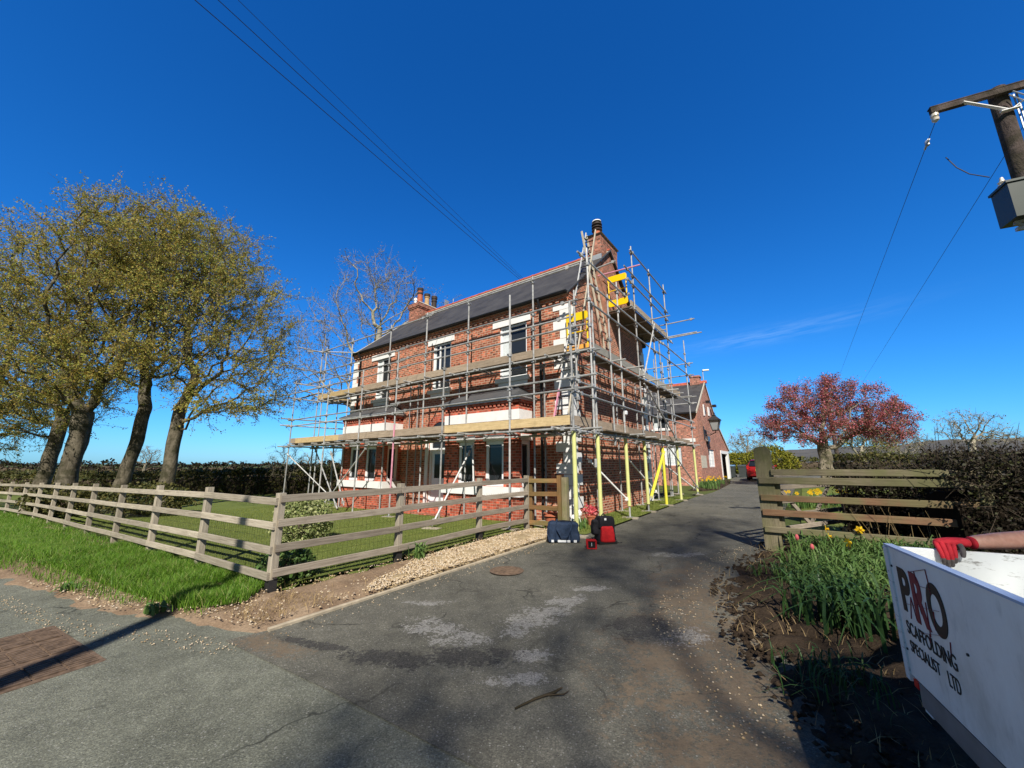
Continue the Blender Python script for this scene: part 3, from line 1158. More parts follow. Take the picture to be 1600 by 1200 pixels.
# bays
def bay(x0, x1, w_front, label=None):
    D = -.75
    m = MB()
    zt = 3.50
    wall_front(m, x0, x1, -.45, 3.12 - .25, D, [(a, b, .96, 2.28) for a, b in w_front], .18)
    sw = [(-.62, -.12, .96, 2.28)]
    wall_front(m, D, 0, -.45, 3.12 - .25, x1, sw, .18, axis='x')
    m.quad((x0, D, -.45), (x0, 0, -.45), (x0, 0, 2.87), (x0, D, 2.87))
    # red courses above the white band
    m.box((x0 - .015, D - .015, 3.17), (x1 + .015, 0, 3.30))
    for j in range(int((x1 - x0) / .16)):
        m.box((x0 + .02 + j * .16, D - .05, 3.302), (x0 + .10 + j * .16, 0, 3.37))
    for j in range(4):
        m.box((x1 - .01, D + .02 + j * .17, 3.302), (x1 + .05, D + .11 + j * .17, 3.37))
    m.box((x0 - .03, D - .03, 3.30), (x1 + .03, -.001, 3.301 + .0))
    m.box((x0 - .06, D - .06, 3.371), (x1 + .06, 0, 3.45))
    b = m.build('bay_window', 'bay_brick', house)
    m = MB()
    m.box((x0 - .03, D - .03, 2.87), (x1 + .03, -.001, 3.168))
    m.build('stone_band', 'white_stone', b)
    for a, c in w_front:                                            # hood block and keystone over each light
        m = MB()
        m.box((a - .05, D - .03, 2.28), (c + .05, D + .03, 2.46))
        m.build('window_head', 'white_stone', b)
        m = MB()
        m.box((a + .05, D - .075, 2.60), (c - .05, D - .001, 2.68))
        m.box((a + .12, D - .055, 2.681), (c - .12, D - .001, 2.80))
        m.build('hood_block', 'white_stone', b)
    m = MB()
    m.box((x1 - .03, -.66, 2.28), (x1 + .03, -.08, 2.46))
    m.build('window_head', 'white_stone', b)
    m = MB()
    m.box((x0 - .07, D - .07, .70), (x1 + .07, -.001, .955))
    m.build('sill_band', 'white_stone', b)
    # piers keep shallow brick bases either side of each light
    for a, c in w_front:
        window(b, a, c, .96, 2.28, D + .04, .5, name='bay_light', curtain=False, mullion=False)
    window(b, -.62, -.12, .96, 2.28, x1 - .04, .5, name='bay_light', curtain=False, axis='x', mullion=False)
    m = MB()
    m.box((x0 - .10, D - .11, 3.452), (x1 + .10, 0, 3.50))
    m.box((x0 - .17, D - .18, 3.502), (x1 + .17, 0, 3.55))
    m.build('gutter_board', 'galv', b)
    m = MB()
    e = [(x0 - .18, D - .19, 3.552), (x1 + .18, D - .19, 3.552), (x1 + .18, .0, 3.552), (x0 - .18, .0, 3.552)]
    tp = [(x0 + .55, -.02, 4.02), (x1 - .55, -.02, 4.02)]
    m.add(e + tp, [(0, 1, 5, 4), (1, 2, 5), (3, 0, 4), (0, 3, 2, 1), (2, 3, 4, 5)])
    m.build('lead_roof', 'lead', b)
    return b


bay(-4.32, -1.30, [(-3.72, -3.02), (-2.58, -1.86)])
bay(-10.62, -7.60, [(-10.02, -9.32), (-8.88, -8.16)])

# gutter, brackets and downpipes
m = MB()
n = 7
pts = [(-.175 + .060 * math.cos(math.pi + math.pi * i / n), 6.72 + .065 * math.sin(math.pi + math.pi * i / n)) for i in range(n + 1)]
m.prism(pts, 'x', -LEN - .05, .06)
m.build('gutter', 'black_plastic', house)
for x in (-.95, -10.9):
    m = MB()
    m.poly([(x, -.19, 6.66), (x, -.19, 6.58), (x, -.075, 6.42), (x, -.075, .1)], .04, 8)
    for z in (5.9, 4.4, 2.9, 1.4):
        m.box((x - .07, -.04, z), (x + .07, -.002, z + .05))
        m.lathe([(.048, 0), (.048, .05)], (x, -.075, z), 8)
    m.build('downpipe', 'black_plastic', house, smooth=True)
m = MB()
m.poly([(-.95, -.14, 6.46), (-2.0, -.10, 6.44), (-9.6, -.10, 6.44)], .011, 6)
m.build('cable', 'iron', house)
# security light on the gable
m = MB()
m.box((.002, 3.7, 3.55), (.07, 3.9, 3.68))
m.lathe([(.02, 0), (.10, .05), (.11, .15), (.06, .2)], (.14, 3.8, 3.30), 10)
m.build('wall_light', 'grey_fabric', house, smooth=True)

# roof
m = MB()
ov, vg_ = .14, .10
s = (RIDGE - EAVE) / RY
ze = EAVE - ov * s + .10
th_ = .06
for sgn in (0, 1):
    yE = -ov if sgn == 0 else DEP + ov
    a, b, c, d = (-LEN - vg_, yE, ze), (vg_, yE, ze), (vg_, RY, RIDGE + .02), (-LEN - vg_, RY, RIDGE + .02)
    lo = [(p[0], p[1], p[2] - th_) for p in (a, b, c, d)]
    m.add([a, b, c, d] + lo, [(0, 1, 2, 3), (7, 6, 5, 4), (0, 4, 5, 1), (1, 5, 6, 2), (2, 6, 7, 3), (3, 7, 4, 0)])
roof = m.build('roof', 'slate', house)
m = MB()
x = -LEN - .1
while x < vg_ - .02:
    x2 = min(x + .45, vg_)
    nn = 6
    pts = [(RY + .13 * math.cos(math.pi * i / nn), RIDGE - .03 + .12 * math.sin(math.pi * i / nn)) for i in range(nn + 1)]
    m.prism(pts, 'x', x + .004, x2 - .004)
    m.prism([(RY + (p[0] - RY) * 1.12, RIDGE - .03 + (p[1] - RIDGE + .03) * 1.12) for p in pts], 'x', x + .0, x + .035)
    x = x2
m.build('ridge_tiles', 'ridge_tile', roof)
m = MB()
m.box((-LEN - .1, RY - .175, RIDGE - .155), (vg_, RY - .13, RIDGE - .085))
m.build('mortar_bed', 'mortar_pale', roof)
# verges: lead strip at the right gable, pale mortar at the left
for x0, x1, mt, nm, dz in ((vg_ - .02, vg_ + .02, 'lead', 'lead_verge', -.03), (-LEN - .115, -LEN - .04, 'mortar_pale', 'verge', .03)):
    m = MB()
    for sgn in (0, 1):
        yE = -ov if sgn == 0 else DEP + ov
        m.add([(x0, yE, ze - dz - .06), (x1, yE, ze - dz - .06), (x1, RY, RIDGE - dz - .05), (x0, RY, RIDGE - dz - .05),
               (x0, yE, ze + .02), (x1, yE, ze + .02), (x1, RY, RIDGE + .045), (x0, RY, RIDGE + .045)],
              [(0, 1, 5, 4), (1, 2, 6, 5), (2, 3, 7, 6), (3, 0, 4, 7), (4, 5, 6, 7), (3, 2, 1, 0)])
    m.build(nm, mt, roof)


# chimneys
def chimney(x0, x1, y0, y1, zb, zt, pots, corb=True):
    m = MB()
    m.box((x0, y0, zb), (x1, y1, zt - .36))
    o1, o2 = (.035, .07) if corb else (.004, .012)
    m.box((x0 - o1, y0 - o1, zt - .36), (x1 + o1, y1 + o1, zt - .285))
    m.box((x0 - o2, y0 - o2, zt - .284), (x1 + o2, y1 + o2, zt - .08))
    ch = m.build('chimney', 'chimney_brick', house)
    m = MB()
    m.add([(x0 - .08, y0 - .08, zt - .078), (x1 + .08, y0 - .08, zt - .078), (x1 + .08, y1 + .08, zt - .078), (x0 - .08, y1 + .08, zt - .078),
           (x0 + .06, y0 + .08, zt + .03), (x1 - .06, y0 + .08, zt + .03), (x1 - .06, y1 - .08, zt + .03), (x0 + .06, y1 - .08, zt + .03)],
          [(0, 1, 5, 4), (1, 2, 6, 5), (2, 3, 7, 6), (3, 0, 4, 7), (4, 5, 6, 7), (3, 2, 1, 0)])
    m.build('chimney_cap', 'mortar_pale', ch)
    xm = (x0 + x1) / 2
    for yp, hp, kind in pots:
        z0 = zt
        m = MB()
        if kind == 'plain':
            m.lathe([(.15, 0), (.145, hp * .5), (.135, hp * .62), (.15, hp * .64), (.15, hp * .68), (.13, hp * .7), (.15, hp * .86), (.165, hp * .9), (.165, hp)], (xm, yp, z0), 14)
            p = m.build('chimney_pot', 'terracotta', ch, smooth=True)
            m = MB()
            m.lathe([(.152, hp * .63), (.158, hp * .64), (.158, hp * .72), (.152, hp * .73)], (xm, yp, z0), 14)
            m.lathe([(.155, hp * .84), (.172, hp * .90), (.172, hp + .01), (.10, hp + .012)], (xm, yp, z0), 14)
            m.build('pot_band', 'pot_dark', p, smooth=True)
        elif kind == 'buff':
            m.lathe([(.14, 0), (.13, hp * .7), (.16, hp * .72), (.16, hp * .78)], (xm, yp, z0), 14)
            p = m.build('chimney_pot', 'cowl_buff', ch, smooth=True)
            m = MB()
            m.lathe([(.165, hp * .78), (.175, hp * .84), (.175, hp), (.10, hp + .03)], (xm, yp, z0), 14)
            m.build('pot_band', 'pot_dark', p, smooth=True)
        elif kind == 'dark':
            m.lathe([(.15, 0), (.14, hp * .6), (.165, hp * .62), (.165, hp * .68), (.145, hp * .7), (.145, hp * .8), (.17, hp * .82), (.17, hp), (.1, hp + .01)], (xm, yp, z0), 14)
            m.build('chimney_pot', 'pot_dark', ch, smooth=True)
        elif kind == 'cowl':
            m.lathe([(.07, 0), (.07, hp * .5), (.10, hp * .52), (.09, hp * .8), (.03, hp)], (xm, yp, z0), 12)
            m.build('chimney_pot', 'upvc', ch, smooth=True)
        elif kind == 'louvre':
            m.lathe([(.17, 0), (.16, .10), (.145, .14), (.14, hp * .6)], (xm, yp, z0), 14)
            p = m.build('chimney_pot', 'terracotta', ch, smooth=True)
            m = MB()
            for q in range(3):
                zz = hp * (.36 + .17 * q)
                m.lathe([(.15, zz), (.205, zz + .02), (.205, zz + .05), (.15, zz + .075)], (xm, yp, z0), 14)
            m.lathe([(.15, hp * .6), (.15, hp * .93)], (xm, yp, z0), 14)
            m.build('pot_band', 'pot_dark', p, smooth=True)
            m = MB()
            m.lathe([(.19, hp * .93), (.175, hp * .99), (.10, hp * 1.03)], (xm, yp, z0), 14)
            m.build('pot_lid', 'white_stone', p, smooth=True)
    return ch


chimney(-.52, .02, 2.72, 4.30, 8.2, 10.22, [(3.05, .70, 'louvre')], False)
chimney(-11.22, -10.42, 2.75, 4.40, 8.2, 10.2, [(2.83, .30, 'cowl'), (3.12, .95, 'plain'), (3.62, .80, 'buff'), (4.15, .85, 'dark')])
m = MB()
m.box((-.56, 2.66, 8.95), (.03, 2.715, 9.28))
m.build('lead_flashing', 'galv', roof)

# TV aerial
aer = house_empty('television_aerial', 'thin rooftop television aerial beside the left hand chimney stack', 'aerial')
m = MB()
m.tube((-9.0, 3.9, 9.3), (-9.0, 3.9, 10.35), .018, 6)
m.build('mast', 'galv', aer)
m = MB()
m.tube((-9.6, 3.9, 10.2), (-8.4, 3.9, 10.42), .010, 5)
for i in range(8):
    x = -9.5 + i * .15
    m.tube((x, 3.78 - .01 * i, 10.22 + .0275 * i), (x, 4.02 + .01 * i, 10.22 + .0275 * i), .006, 4)
m.box((-9.52, 3.75, 10.05), (-9.50, 4.05, 10.40))
m.build('antenna', 'galv', aer)

# ------------------------------------------------------------------ rear wing / outbuilding
wing = house_empty('brick_outbuilding', 'long brick outbuilding behind the house with a catslide gable and white doorway', 'outbuilding')
X1, YF, YA, YB = -.2, 17.7, 21.35, 29.3
m = MB()
wall_front(m, -9, X1, -.2, 5.05, YF, [(-2.45, -1.35, 1.5, 2.72), (-3.1, -2.0, 3.95, 5.0)], .16)
prof = [(YF, -.2), (YB, -.2), (YB, 2.75), (24.6, 4.75), (YA, 7.45), (YF, 5.05)]
hol = [(20.35, 22.55, 1.38, 2.62), (25.1, 28.9, -.2, 2.5)]
wall_front(m, YF, YB, -.2, 2.75, X1, hol, .16, axis='x')
m.add([(X1, YF, 2.75), (X1, YB, 2.75), (X1, 24.6, 4.75), (X1, YA, 7.45), (X1, YF, 5.05)], [(0, 1, 2, 3, 4)])
m.quad((-9, YF, -.2), (-9, YB, -.2), (-9, YB, 2.75), (-9, YF, 5.05))
m.quad((-9, YB, -.2), (X1, YB, -.2), (X1, YB, 2.75), (-9, YB, 2.75))
m.build('wall', 'wing_brick', wing)
m = MB()


def slab(m, y0, z0, y1, z1, xa, xb, t=.08):
    m.add([(xa, y0, z0), (xb, y0, z0), (xb, y1, z1), (xa, y1, z1), (xa, y0, z0 - t), (xb, y0, z0 - t), (xb, y1, z1 - t), (xa, y1, z1 - t)],
          [(0, 1, 2, 3), (7, 6, 5, 4), (0, 4, 5, 1), (1, 5, 6, 2), (2, 6, 7, 3), (3, 7, 4, 0)])


slab(m, YF - .25, 4.98, YA, 7.60, -9, X1 + .02)
slab(m, YA, 7.58, 24.6, 4.90, -9, X1 + .02)
slab(m, 24.6, 4.885, YB + .2, 2.78, -9, X1 + .02)
wr = m.build('roof', 'wing_slate', wing)
m = MB()
for (y0, z0, y1, z1) in ((YF - .25, 4.98, YA, 7.60), (YA, 7.58, 24.6, 4.90), (24.6, 4.885, YB + .2, 2.78)):
    slab(m, y0, z0 + .04, y1, z1 + .04, X1 + .022, X1 + .07, .17)
m.build('verge', 'mortar_pale', wr)
m = MB()
x = -9.0
while x < X1 - .1:
    m.prism([(YA - .16, 7.50), (YA, 7.72), (YA + .16, 7.50)], 'x', x + .01, x + .44)
    x += .45
m.build('ridge_tiles', 'ridge_tile', wr)
m = MB()
m.box((-9, YF - .34, 4.86), (X1 + .02, YF - .24, 4.96))
m.build('gutter', 'black_plastic', wing)
# small stack on the wing ridge
m = MB()
m.box((-1.1, YA - .35, 7.4), (-.45, YA + .35, 7.98))
m.box((-1.15, YA - .4, 7.981), (-.4, YA + .4, 8.1))
m.build('chimney', 'wing_brick', wing)
window(wing, -2.45, -1.35, 1.5, 2.72, YF + .03, .5, bars=4, curtain=.95)
window(wing, -3.1, -2.0, 3.95, 5.0, YF + .03, .5, curtain=.3)
window(wing, 20.35, 22.55, 1.38, 2.62, X1 - .03, .5, axis='x', bars=4, curtain=.95)
m = MB()
m.box((-2.7, YF - .03, 3.02), (-.42, YF + .02, 3.25))
m.box((-3.25, YF - .06, 3.84), (-1.85, YF + .02, 3.948))
m.build('lintel', 'white_stone', wing)
m = MB()
m.box((X1 - .12, 25.1, -.2), (X1 + .03, 25.45, 2.42))
m.box((X1 - .12, 28.2, -.2), (X1 + .06, 28.9, 2.42))
m.box((X1 - .12, 25.1, 2.42), (X1 + .05, 28.9, 2.66))
m.build('door_frame', 'white_paint', wing)
m = MB()
m.box((X1 - .6, 25.45, -.2), (X1 - .5, 28.2, 2.42))
m.build('door', 'iron', wing)
# two pale plates high in the gable and a patched panel of render
m = MB()
m.box((X1 - .01, 20.0, 4.95), (X1 + .05, 20.35, 5.75))
m.box((X1 - .01, 21.6, 5.1), (X1 + .05, 22.1, 5.75))
m.build('gable_plate', 'white_paint', wing)
m = MB()
m.box((X1 - .01, 17.75, 1.35), (X1 + .015, 19.4, 2.15))
m.build('render_patch', 'mortar_pale', wing)
m = MB()
for y in (20.2, 22.6):
    m.tube((X1, y, 5.9), (X1 + .35, y, 5.95), .02, 6)
    m.box((X1 + .2, y - .2, 5.83), (X1 + .45, y + .2, 6.0))
m.build('floodlight', 'black_plastic', wing)

lan = house_empty('wall_lantern', 'black four sided wall lantern with grey panes on the outbuilding gable', 'lantern')
lx, ly_, lz_ = X1 + .75, 19.4, 4.15
m = MB()
m.poly([(X1, ly_, lz_ - .55), (X1 + .4, ly_, lz_ - .62), (lx, ly_, lz_ - .45), (lx, ly_, lz_ - .30)], .03, 6)
m.tube((X1, ly_, lz_ - .15), (X1 + .5, ly_, lz_ - .58), .02, 6)
m.box((X1 - .01, ly_ - .1, lz_ - .9), (X1 + .04, ly_ + .1, lz_))
m.build('bracket', 'iron', lan)
m = MB()
for sx in (-1, 1):
    for sy in (-1, 1):
        m.tube((lx + sx * .17, ly_ + sy * .17, lz_ - .3), (lx + sx * .31, ly_ + sy * .31, lz_ + .36), .022, 5)
m.box((lx - .2, ly_ - .2, lz_ - .34), (lx + .2, ly_ + .2, lz_ - .29))
m.build('cage', 'iron', lan)
m = MB()
e = .29
m.add([(lx - .15, ly_ - .15, lz_ - .29), (lx + .15, ly_ - .15, lz_ - .29), (lx + .15, ly_ + .15, lz_ - .29), (lx - .15, ly_ + .15, lz_ - .29),
       (lx - e, ly_ - e, lz_ + .35), (lx + e, ly_ - e, lz_ + .35), (lx + e, ly_ + e, lz_ + .35), (lx - e, ly_ + e, lz_ + .35)],
      [(0, 1, 5, 4), (1, 2, 6, 5), (2, 3, 7, 6), (3, 0, 4, 7)])
m.build('pane', 'lamp_glass', lan)
m = MB()
e = .40
m.add([(lx - e, ly_ - e, lz_ + .36), (lx + e, ly_ - e, lz_ + .36), (lx + e, ly_ + e, lz_ + .36), (lx - e, ly_ + e, lz_ + .36),
       (lx - .1, ly_ - .1, lz_ + .66), (lx + .1, ly_ - .1, lz_ + .66), (lx + .1, ly_ + .1, lz_ + .66), (lx - .1, ly_ + .1, lz_ + .66)],
      [(0, 1, 5, 4), (1, 2, 6, 5), (2, 3, 7, 6), (3, 0, 4, 7), (4, 5, 6, 7), (3, 2, 1, 0)])
m.lathe([(.09, .66), (.12, .70), (.05, .78), (.07, .84), (.0, .95)], (lx, ly_, lz_), 8)
m.build('cap', 'iron', lan)
alm = house_empty('alarm_box', 'white alarm box on the gable brickwork just under the black lantern', 'alarm box')
m = MB()
m.box((X1 + .002, 19.9, 3.15), (X1 + .14, 20.7, 3.5))
m.build('housing', 'upvc', alm)
m = MB()
m.box((X1 + .002, 20.0, 2.98), (X1 + .10, 20.6, 3.145))
m.build('strobe_base', 'iron', alm)

# ------------------------------------------------------------------ scaffolding (house frame: x right, y back)
scaf = house_empty('scaffolding', 'galvanised tube and board scaffolding wrapped round the front and gable of the brick house', 'scaffolding')
TR = .0265


def coupler(m, x, y, z):
    m.box((x - .045, y - .05, z - .04), (x + .045, y + .05, z + .04))
    m.tube((x - .05, y - .06, z + .02), (x + .02, y - .085, z + .02), .012, 5)


def standard(x, y, z1, z0=None, levels=(), sleeve=None, pink=False, joint=True):
    g = lz(x, y)
    z0 = g + .05 if z0 is None else z0
    m = MB()
    m.tube((x, y, z0), (x, y, z1), TR, 8)
    for z in levels:
        if z0 < z < z1:
            coupler(m, x, y, z)
    if joint and z1 > 4.5:
        zj = random.uniform(1.2, z1 - 1)
        m.lathe([(TR + .008, 0), (TR + .008, .2)], (x, y, zj), 8)
    s = m.build('standard', 'tube', scaf, smooth=True)
    if z0 < g + .3:
        b = MB()
        b.beam((x - .22, y - .03, g + .02), (x + .22, y + .05, g + .02), .22, .04)
        b.build('sole_board', 'sole_wood', s)
        b = MB()
        b.box((x - .075, y - .075, g + .042), (x + .075, y + .075, g + .052))
        b.build('base_plate', 'galv', s)
    if sleeve:
        b = MB()
        b.tube((x, y, g + sleeve[1]), (x, y, sleeve[2]), .051, 10)
        b.build('protective_sleeve', sleeve[0], s, smooth=True)
    if pink:
        b = MB()
        b.tube((x, y, pink[0]), (x, y, pink[1]), TR + .002, 8)
        b.build('paint_band', 'pink_paint', s, smooth=True)
    return s


def bar(kind, p, q, mat='tube', r=TR, clamp=True):
    m = MB()
    m.tube(p, q, r, 8)
    if clamp:
        P, Q = Vector(p), Vector(q)
        for f in (.06, .94):
            c = P.lerp(Q, f)
            m.box((c.x - .04, c.y - .04, c.z - .045), (c.x + .04, c.y + .04, c.z + .045))
    return m.build(kind, mat, scaf, smooth=True)


YO, YI = -1.74, -.82
LV = (2.38, 3.27, 3.55, 4.48)
# outer row of the front
for x, zt, pk in ((-13.35, 5.38, None), (-10.3, 5.0, None), (-7.85, 5.1, None), (-5.75, 5.45, (.6, 2.9)), (-3.42, 5.2, None), (-.88, 6.22, None)):
    standard(x, YO, zt, levels=LV, pink=pk)
# taller row behind it
for x in (-13.05, -12.65, -10.4, -7.6, -5.42, -3.32, -.72):
    standard(x, YI, 7.12, levels=(2.38, 4.48, 5.17, 5.45, 5.9, 6.92))
# inner row close to the brickwork (in the shade of the boards)
for x in (-12.3, -10.15, -6.9, -6.45, -4.25, -.75):
    standard(x, -.22, 4.75, levels=(2.38, 4.48))
for x, y, zt in ((1.07, YI - .02, 7.4), (.62, -.80, 6.3), (1.0, .62, 6.6)):
    standard(x, y, zt, levels=LV + (5.17, 5.9, 6.92), z0=2.25)
# gable: outer row with foam sleeves at head height
GX = .97
for y, zt, sl_ in ((YO, 5.55, ('sleeve', .12, 2.36)), (-.45, 6.0, ('sleeve', .12, 2.36)), (1.5, 7.36, ('sleeve', .35, 2.36)), (3.17, 9.45, ('sleeve', .25, 2.36)),
                   (5.19, 9.4, ('sleeve_deep', .05, 2.2)), (7.28, 9.55, ('sleeve', .05, 2.36)), (10.3, 7.7, ('sleeve', .15, 2.36))):
    standard(GX, y, zt, levels=LV + (5.9, 6.35, 7.0, 7.86, 8.24, 9.18), sleeve=sl_)
# gable inner row
for y in (-.35, 1.1, 2.9, 4.9, 6.9, 9.0):
    standard(.20, y, 4.9 if y < 8 else 6.4, levels=(2.38, 4.48))
for x, y, zt in ((.15, 8.9, 7.4), (.1, 10.4, 6.9), (-.6, 10.4, 7.0), (-.5, 8.8, 6.3)):
    standard(x, y, zt, levels=(4.48, 5.9, 6.35))
# left return round the far gable
for x, y, zt in ((-12.55, 1.0, 7.0), (-12.9, 2.6, 5.6), (-11.9, .55, 5.0), (-11.85, 2.4, 6.0)):
    standard(x, y, zt, levels=(2.38, 3.4, 4.48, 5.9))

# ledgers and guard rails along the front
for z, y, xa, xb, k in ((2.36, YO - .05, -13.9, 1.15, 'ledger'), (3.27, YO - .05, -13.7, 1.55, 'guard_rail'), (3.55, YO - .05, -13.6, 1.62, 'guard_rail'),
                        (2.36, -.30, -12.8, .2, 'ledger'), (4.46, YI - .05, -13.4, 1.2, 'ledger'), (4.46, -.25, -13.2, .3, 'ledger'),
                        (5.17, YI - .05, -14.6, .95, 'guard_rail'), (5.47, YI - .05, -14.3, .6, 'guard_rail'), (5.92, YI - .05, -14.0, .75, 'guard_rail'),
                        (6.93, YI - .05, -12.9, .85, 'guard_rail'), (4.78, YO - .05, -14.1, -10.0, 'guard_rail'), (2.30, YI, -13.3, .9, 'ledger')):
    # two lengths with a joint, as tubes come in six metre lengths
    if xb - xa > 8:
        xm = xa + (xb - xa) * random.uniform(.42, .58)
        bar(k, (xa, y, z), (xm + .15, y, z))
        bar(k, (xm - .15, y, z + .052), (xb, y, z + .052))
    else:
        bar(k, (xa, y, z), (xb, y, z))
# along the gable
for z, x, ya, yb, k in ((2.36, GX + .05, -1.95, 10.6, 'ledger'), (3.27, GX + .05, -1.8, 10.9, 'guard_rail'), (3.55, GX + .05, -1.85, 10.7, 'guard_rail'),
                        (4.46, GX + .05, -.9, 10.4, 'ledger'), (5.88, GX + .05, -.9, 11.2, 'guard_rail'), (6.45, GX + .05, -.6, 11.0, 'guard_rail'),
                        (6.93, GX + .05, 2.6, 7.9, 'ledger'), (7.86, GX + .05, 2.5, 7.5, 'guard_rail'), (8.24, GX + .05, 2.2, 7.5, 'guard_rail'), (9.18, GX + .05, 2.9, 7.5, 'guard_rail'),
                        (2.36, .15, -1.6, 10.2, 'ledger'), (4.46, .15, -.9, 9.6, 'ledger'), (7.1, GX + .05, -1.3, 2.2, 'guard_rail')):
    if yb - ya > 8:
        ym = ya + (yb - ya) * random.uniform(.42, .58)
        bar(k, (x, ya, z), (x, ym + .15, z))
        bar(k, (x, ym - .15, z + .052), (x, yb, z + .052))
    else:
        bar(k, (x, ya, z), (x, yb, z))
# left return rails
for z in (2.36, 3.3, 3.6, 4.5, 5.2, 5.9, 6.9):
    bar('guard_rail' if z not in (2.36, 4.5) else 'ledger', (-13.0 if z > 4 else -13.4, -2.2 + .2 * (z > 4), z), (-12.75, 3.2, z))
bar('guard_rail', (-13.6, -1.3, 6.98), (-11.6, .6, 6.98))
# rear return rails
for z in (4.5, 5.9, 6.5):
    bar('guard_rail', (-1.4, 10.35, z), (1.3, 10.35, z))

# transoms (short cross tubes, their ends stick out past the boards)
for x in (-13.0, -12.2, -11.0, -10.0, -9.2, -8.3, -7.3, -6.2, -5.3, -4.3, -3.3, -2.4, -1.3, -.3, .55):
    bar('transom', (x, YO - random.uniform(.12, .38), 2.435), (x + random.uniform(-.06, .06), -.1 if not (-10.7 < x < -7.5 or -4.4 < x < -1.2) else -.80, 2.435), clamp=False)
for x in (-12.6, -11.4, -10.0, -8.9, -7.5, -6.1, -5.0, -3.9, -2.9, -2.7, -1.4, -.2):
    bar('transom', (x, YI - random.uniform(.12, .42), 4.54), (x + random.uniform(-.05, .05), -.08, 4.54), clamp=False)
for y, e in ((-1.2, .4), (-.5, .1), (1.4, .55), (2.0, .15), (2.8, .45), (4.2, .35), (5.1, .2), (6.2, .45), (7.2, .3), (8.3, .35), (9.4, .4)):
    bar('transom', (.08, y, 2.435), (GX + .08 + e, y + random.uniform(-.05, .05), 2.435), clamp=False)
for y, e in ((-.6, .2), (.7, .35), (1.8, .5), (3.1, .12), (4.1, .55), (5.2, .5), (6.4, .4), (7.4, .35), (8.4, .45), (8.6, .6)):
    bar('transom', (.08, y, 4.54), (GX + .08 + e, y + random.uniform(-.05, .05), 4.54), clamp=False)
for y, e in ((3.05, .05), (4.6, .75), (6.0, .2), (7.1, 1.15), (7.3, 1.3)):
    bar('transom', (.05, y, 7.0), (GX + .08 + e, y + random.uniform(-.05, .05), 7.0), clamp=False)
bar('guard_rail', (-.4, 2.3, 8.22), (1.45, 2.55, 8.28), 'pink_paint', clamp=False)
bar('guard_rail', (-.6, 1.6, 8.05), (1.0, 1.5, 8.1))
bar('guard_rail', (-.1, 7.3, 7.65), (2.1, 7.4, 7.7))

# boards: three widths on each lift, plus the infill between the bays
BW, BT = .222, .038


def board(p, q, mat='dark_board'):
    m = MB()
    m.beam(p, q, BW, BT, bev=.004)
    return m.build('scaffold_board', mat, scaf)


def run_x(xa, xb, y, z, mat='dark_board', L=3.9):
    x = xa
    while x < xb - .1:
        e = min(x + L, xb)
        board((x + .005, y, z + random.uniform(-.003, .003)), (e - .005, y, z + random.uniform(-.003, .003)), mat)
        x = e


def run_y(ya, yb, x, z, mat='dark_board', L=3.9):
    y = ya
    while y < yb - .1:
        e = min(y + L, yb)
        board((x, y + .005, z), (x, e - .005, z), mat)
        y = e


for i in range(3):
    run_x(-13.25, .85, YO + .17 + i * .232, 2.48)
for xa, xb in ((-13.2, -10.75), (-7.5, -4.42), (-1.2, .1)):
    for i in range(3):
        run_x(xa, xb, YO + .17 + (i + 3) * .232, 2.48)
run_x(-13.1, 1.05, YI + .15, 4.585)
run_x(-13.1, -.08, YI + .382, 4.585)                                # left short of the ladder hatch
for i in range(2):
    run_y(-.35, 9.9, .81 - i * .232, 2.48)
run_y(-.35, 9.9, 1.055, 2.455)  # outer row added to widen the deck's shade on the gable
for i in range(2):
    run_y(-.05, 8.5, .88 - .12 - i * .232, 4.585)
for i in range(4):
    run_y(2.95, 7.45, .88 - .12 - i * .232, 7.045)
for i in range(3):
    run_y(-.1, 2.9, -13.0 + i * .232, 2.48)
for i in range(3):
    run_y(-.1, 2.2, -12.85 + i * .232, 4.585)


def toe(p, q, mat):
    m = MB()
    m.beam(p, q, .036, .225, bev=.003)
    return m.build('toe_board', mat, scaf)


zt = 2.615
for xa, xb, mt in ((-13.35, -12.9, 'worn_board'), (-12.9, -9.3, 'fresh_board'), (-9.3, -6.2, 'worn_board'), (-6.2, -3.36, 'worn_board'), (-3.36, .86, 'fresh_board')):
    toe((xa + .004, YO + .05, zt), (xb - .004, YO + .05, zt), mt)
zt = 4.72
for xa, xb, mt in ((-13.1, -10.9, 'fresh_board'), (-10.9, -9.9, 'fresh_board'), (-9.9, -6.9, 'worn_board'), (-6.9, -3.3, 'worn_board'), (-3.3, .25, 'worn_board')):
    toe((xa + .004, YI + .04, zt), (xb - .004, YI + .04, zt), mt)
for ya, yb, z, mt in ((-1.66, 1.9, 2.615, 'worn_board'), (1.9, 5.2, 2.60, 'worn_board'), (5.2, 9.9, 2.58, 'worn_board'),
                      (-.35, 3.4, 4.74, 'pale_board'), (3.4, 6.6, 4.73, 'pale_board'), (6.6, 8.6, 4.72, 'worn_board'), (2.95, 7.5, 7.17, 'worn_board')):
    toe((GX - .06, ya + .004, z), (GX - .06, yb - .004, z), mt)
toe((-13.1, -1.66, 2.61), (-13.1, 2.9, 2.61), 'worn_board')
toe((-13.1, -.74, 4.72), (-13.1, 2.2, 4.72), 'fresh_board')
toe((.1, 8.6, 4.72), (GX, 8.6, 4.72), 'worn_board')

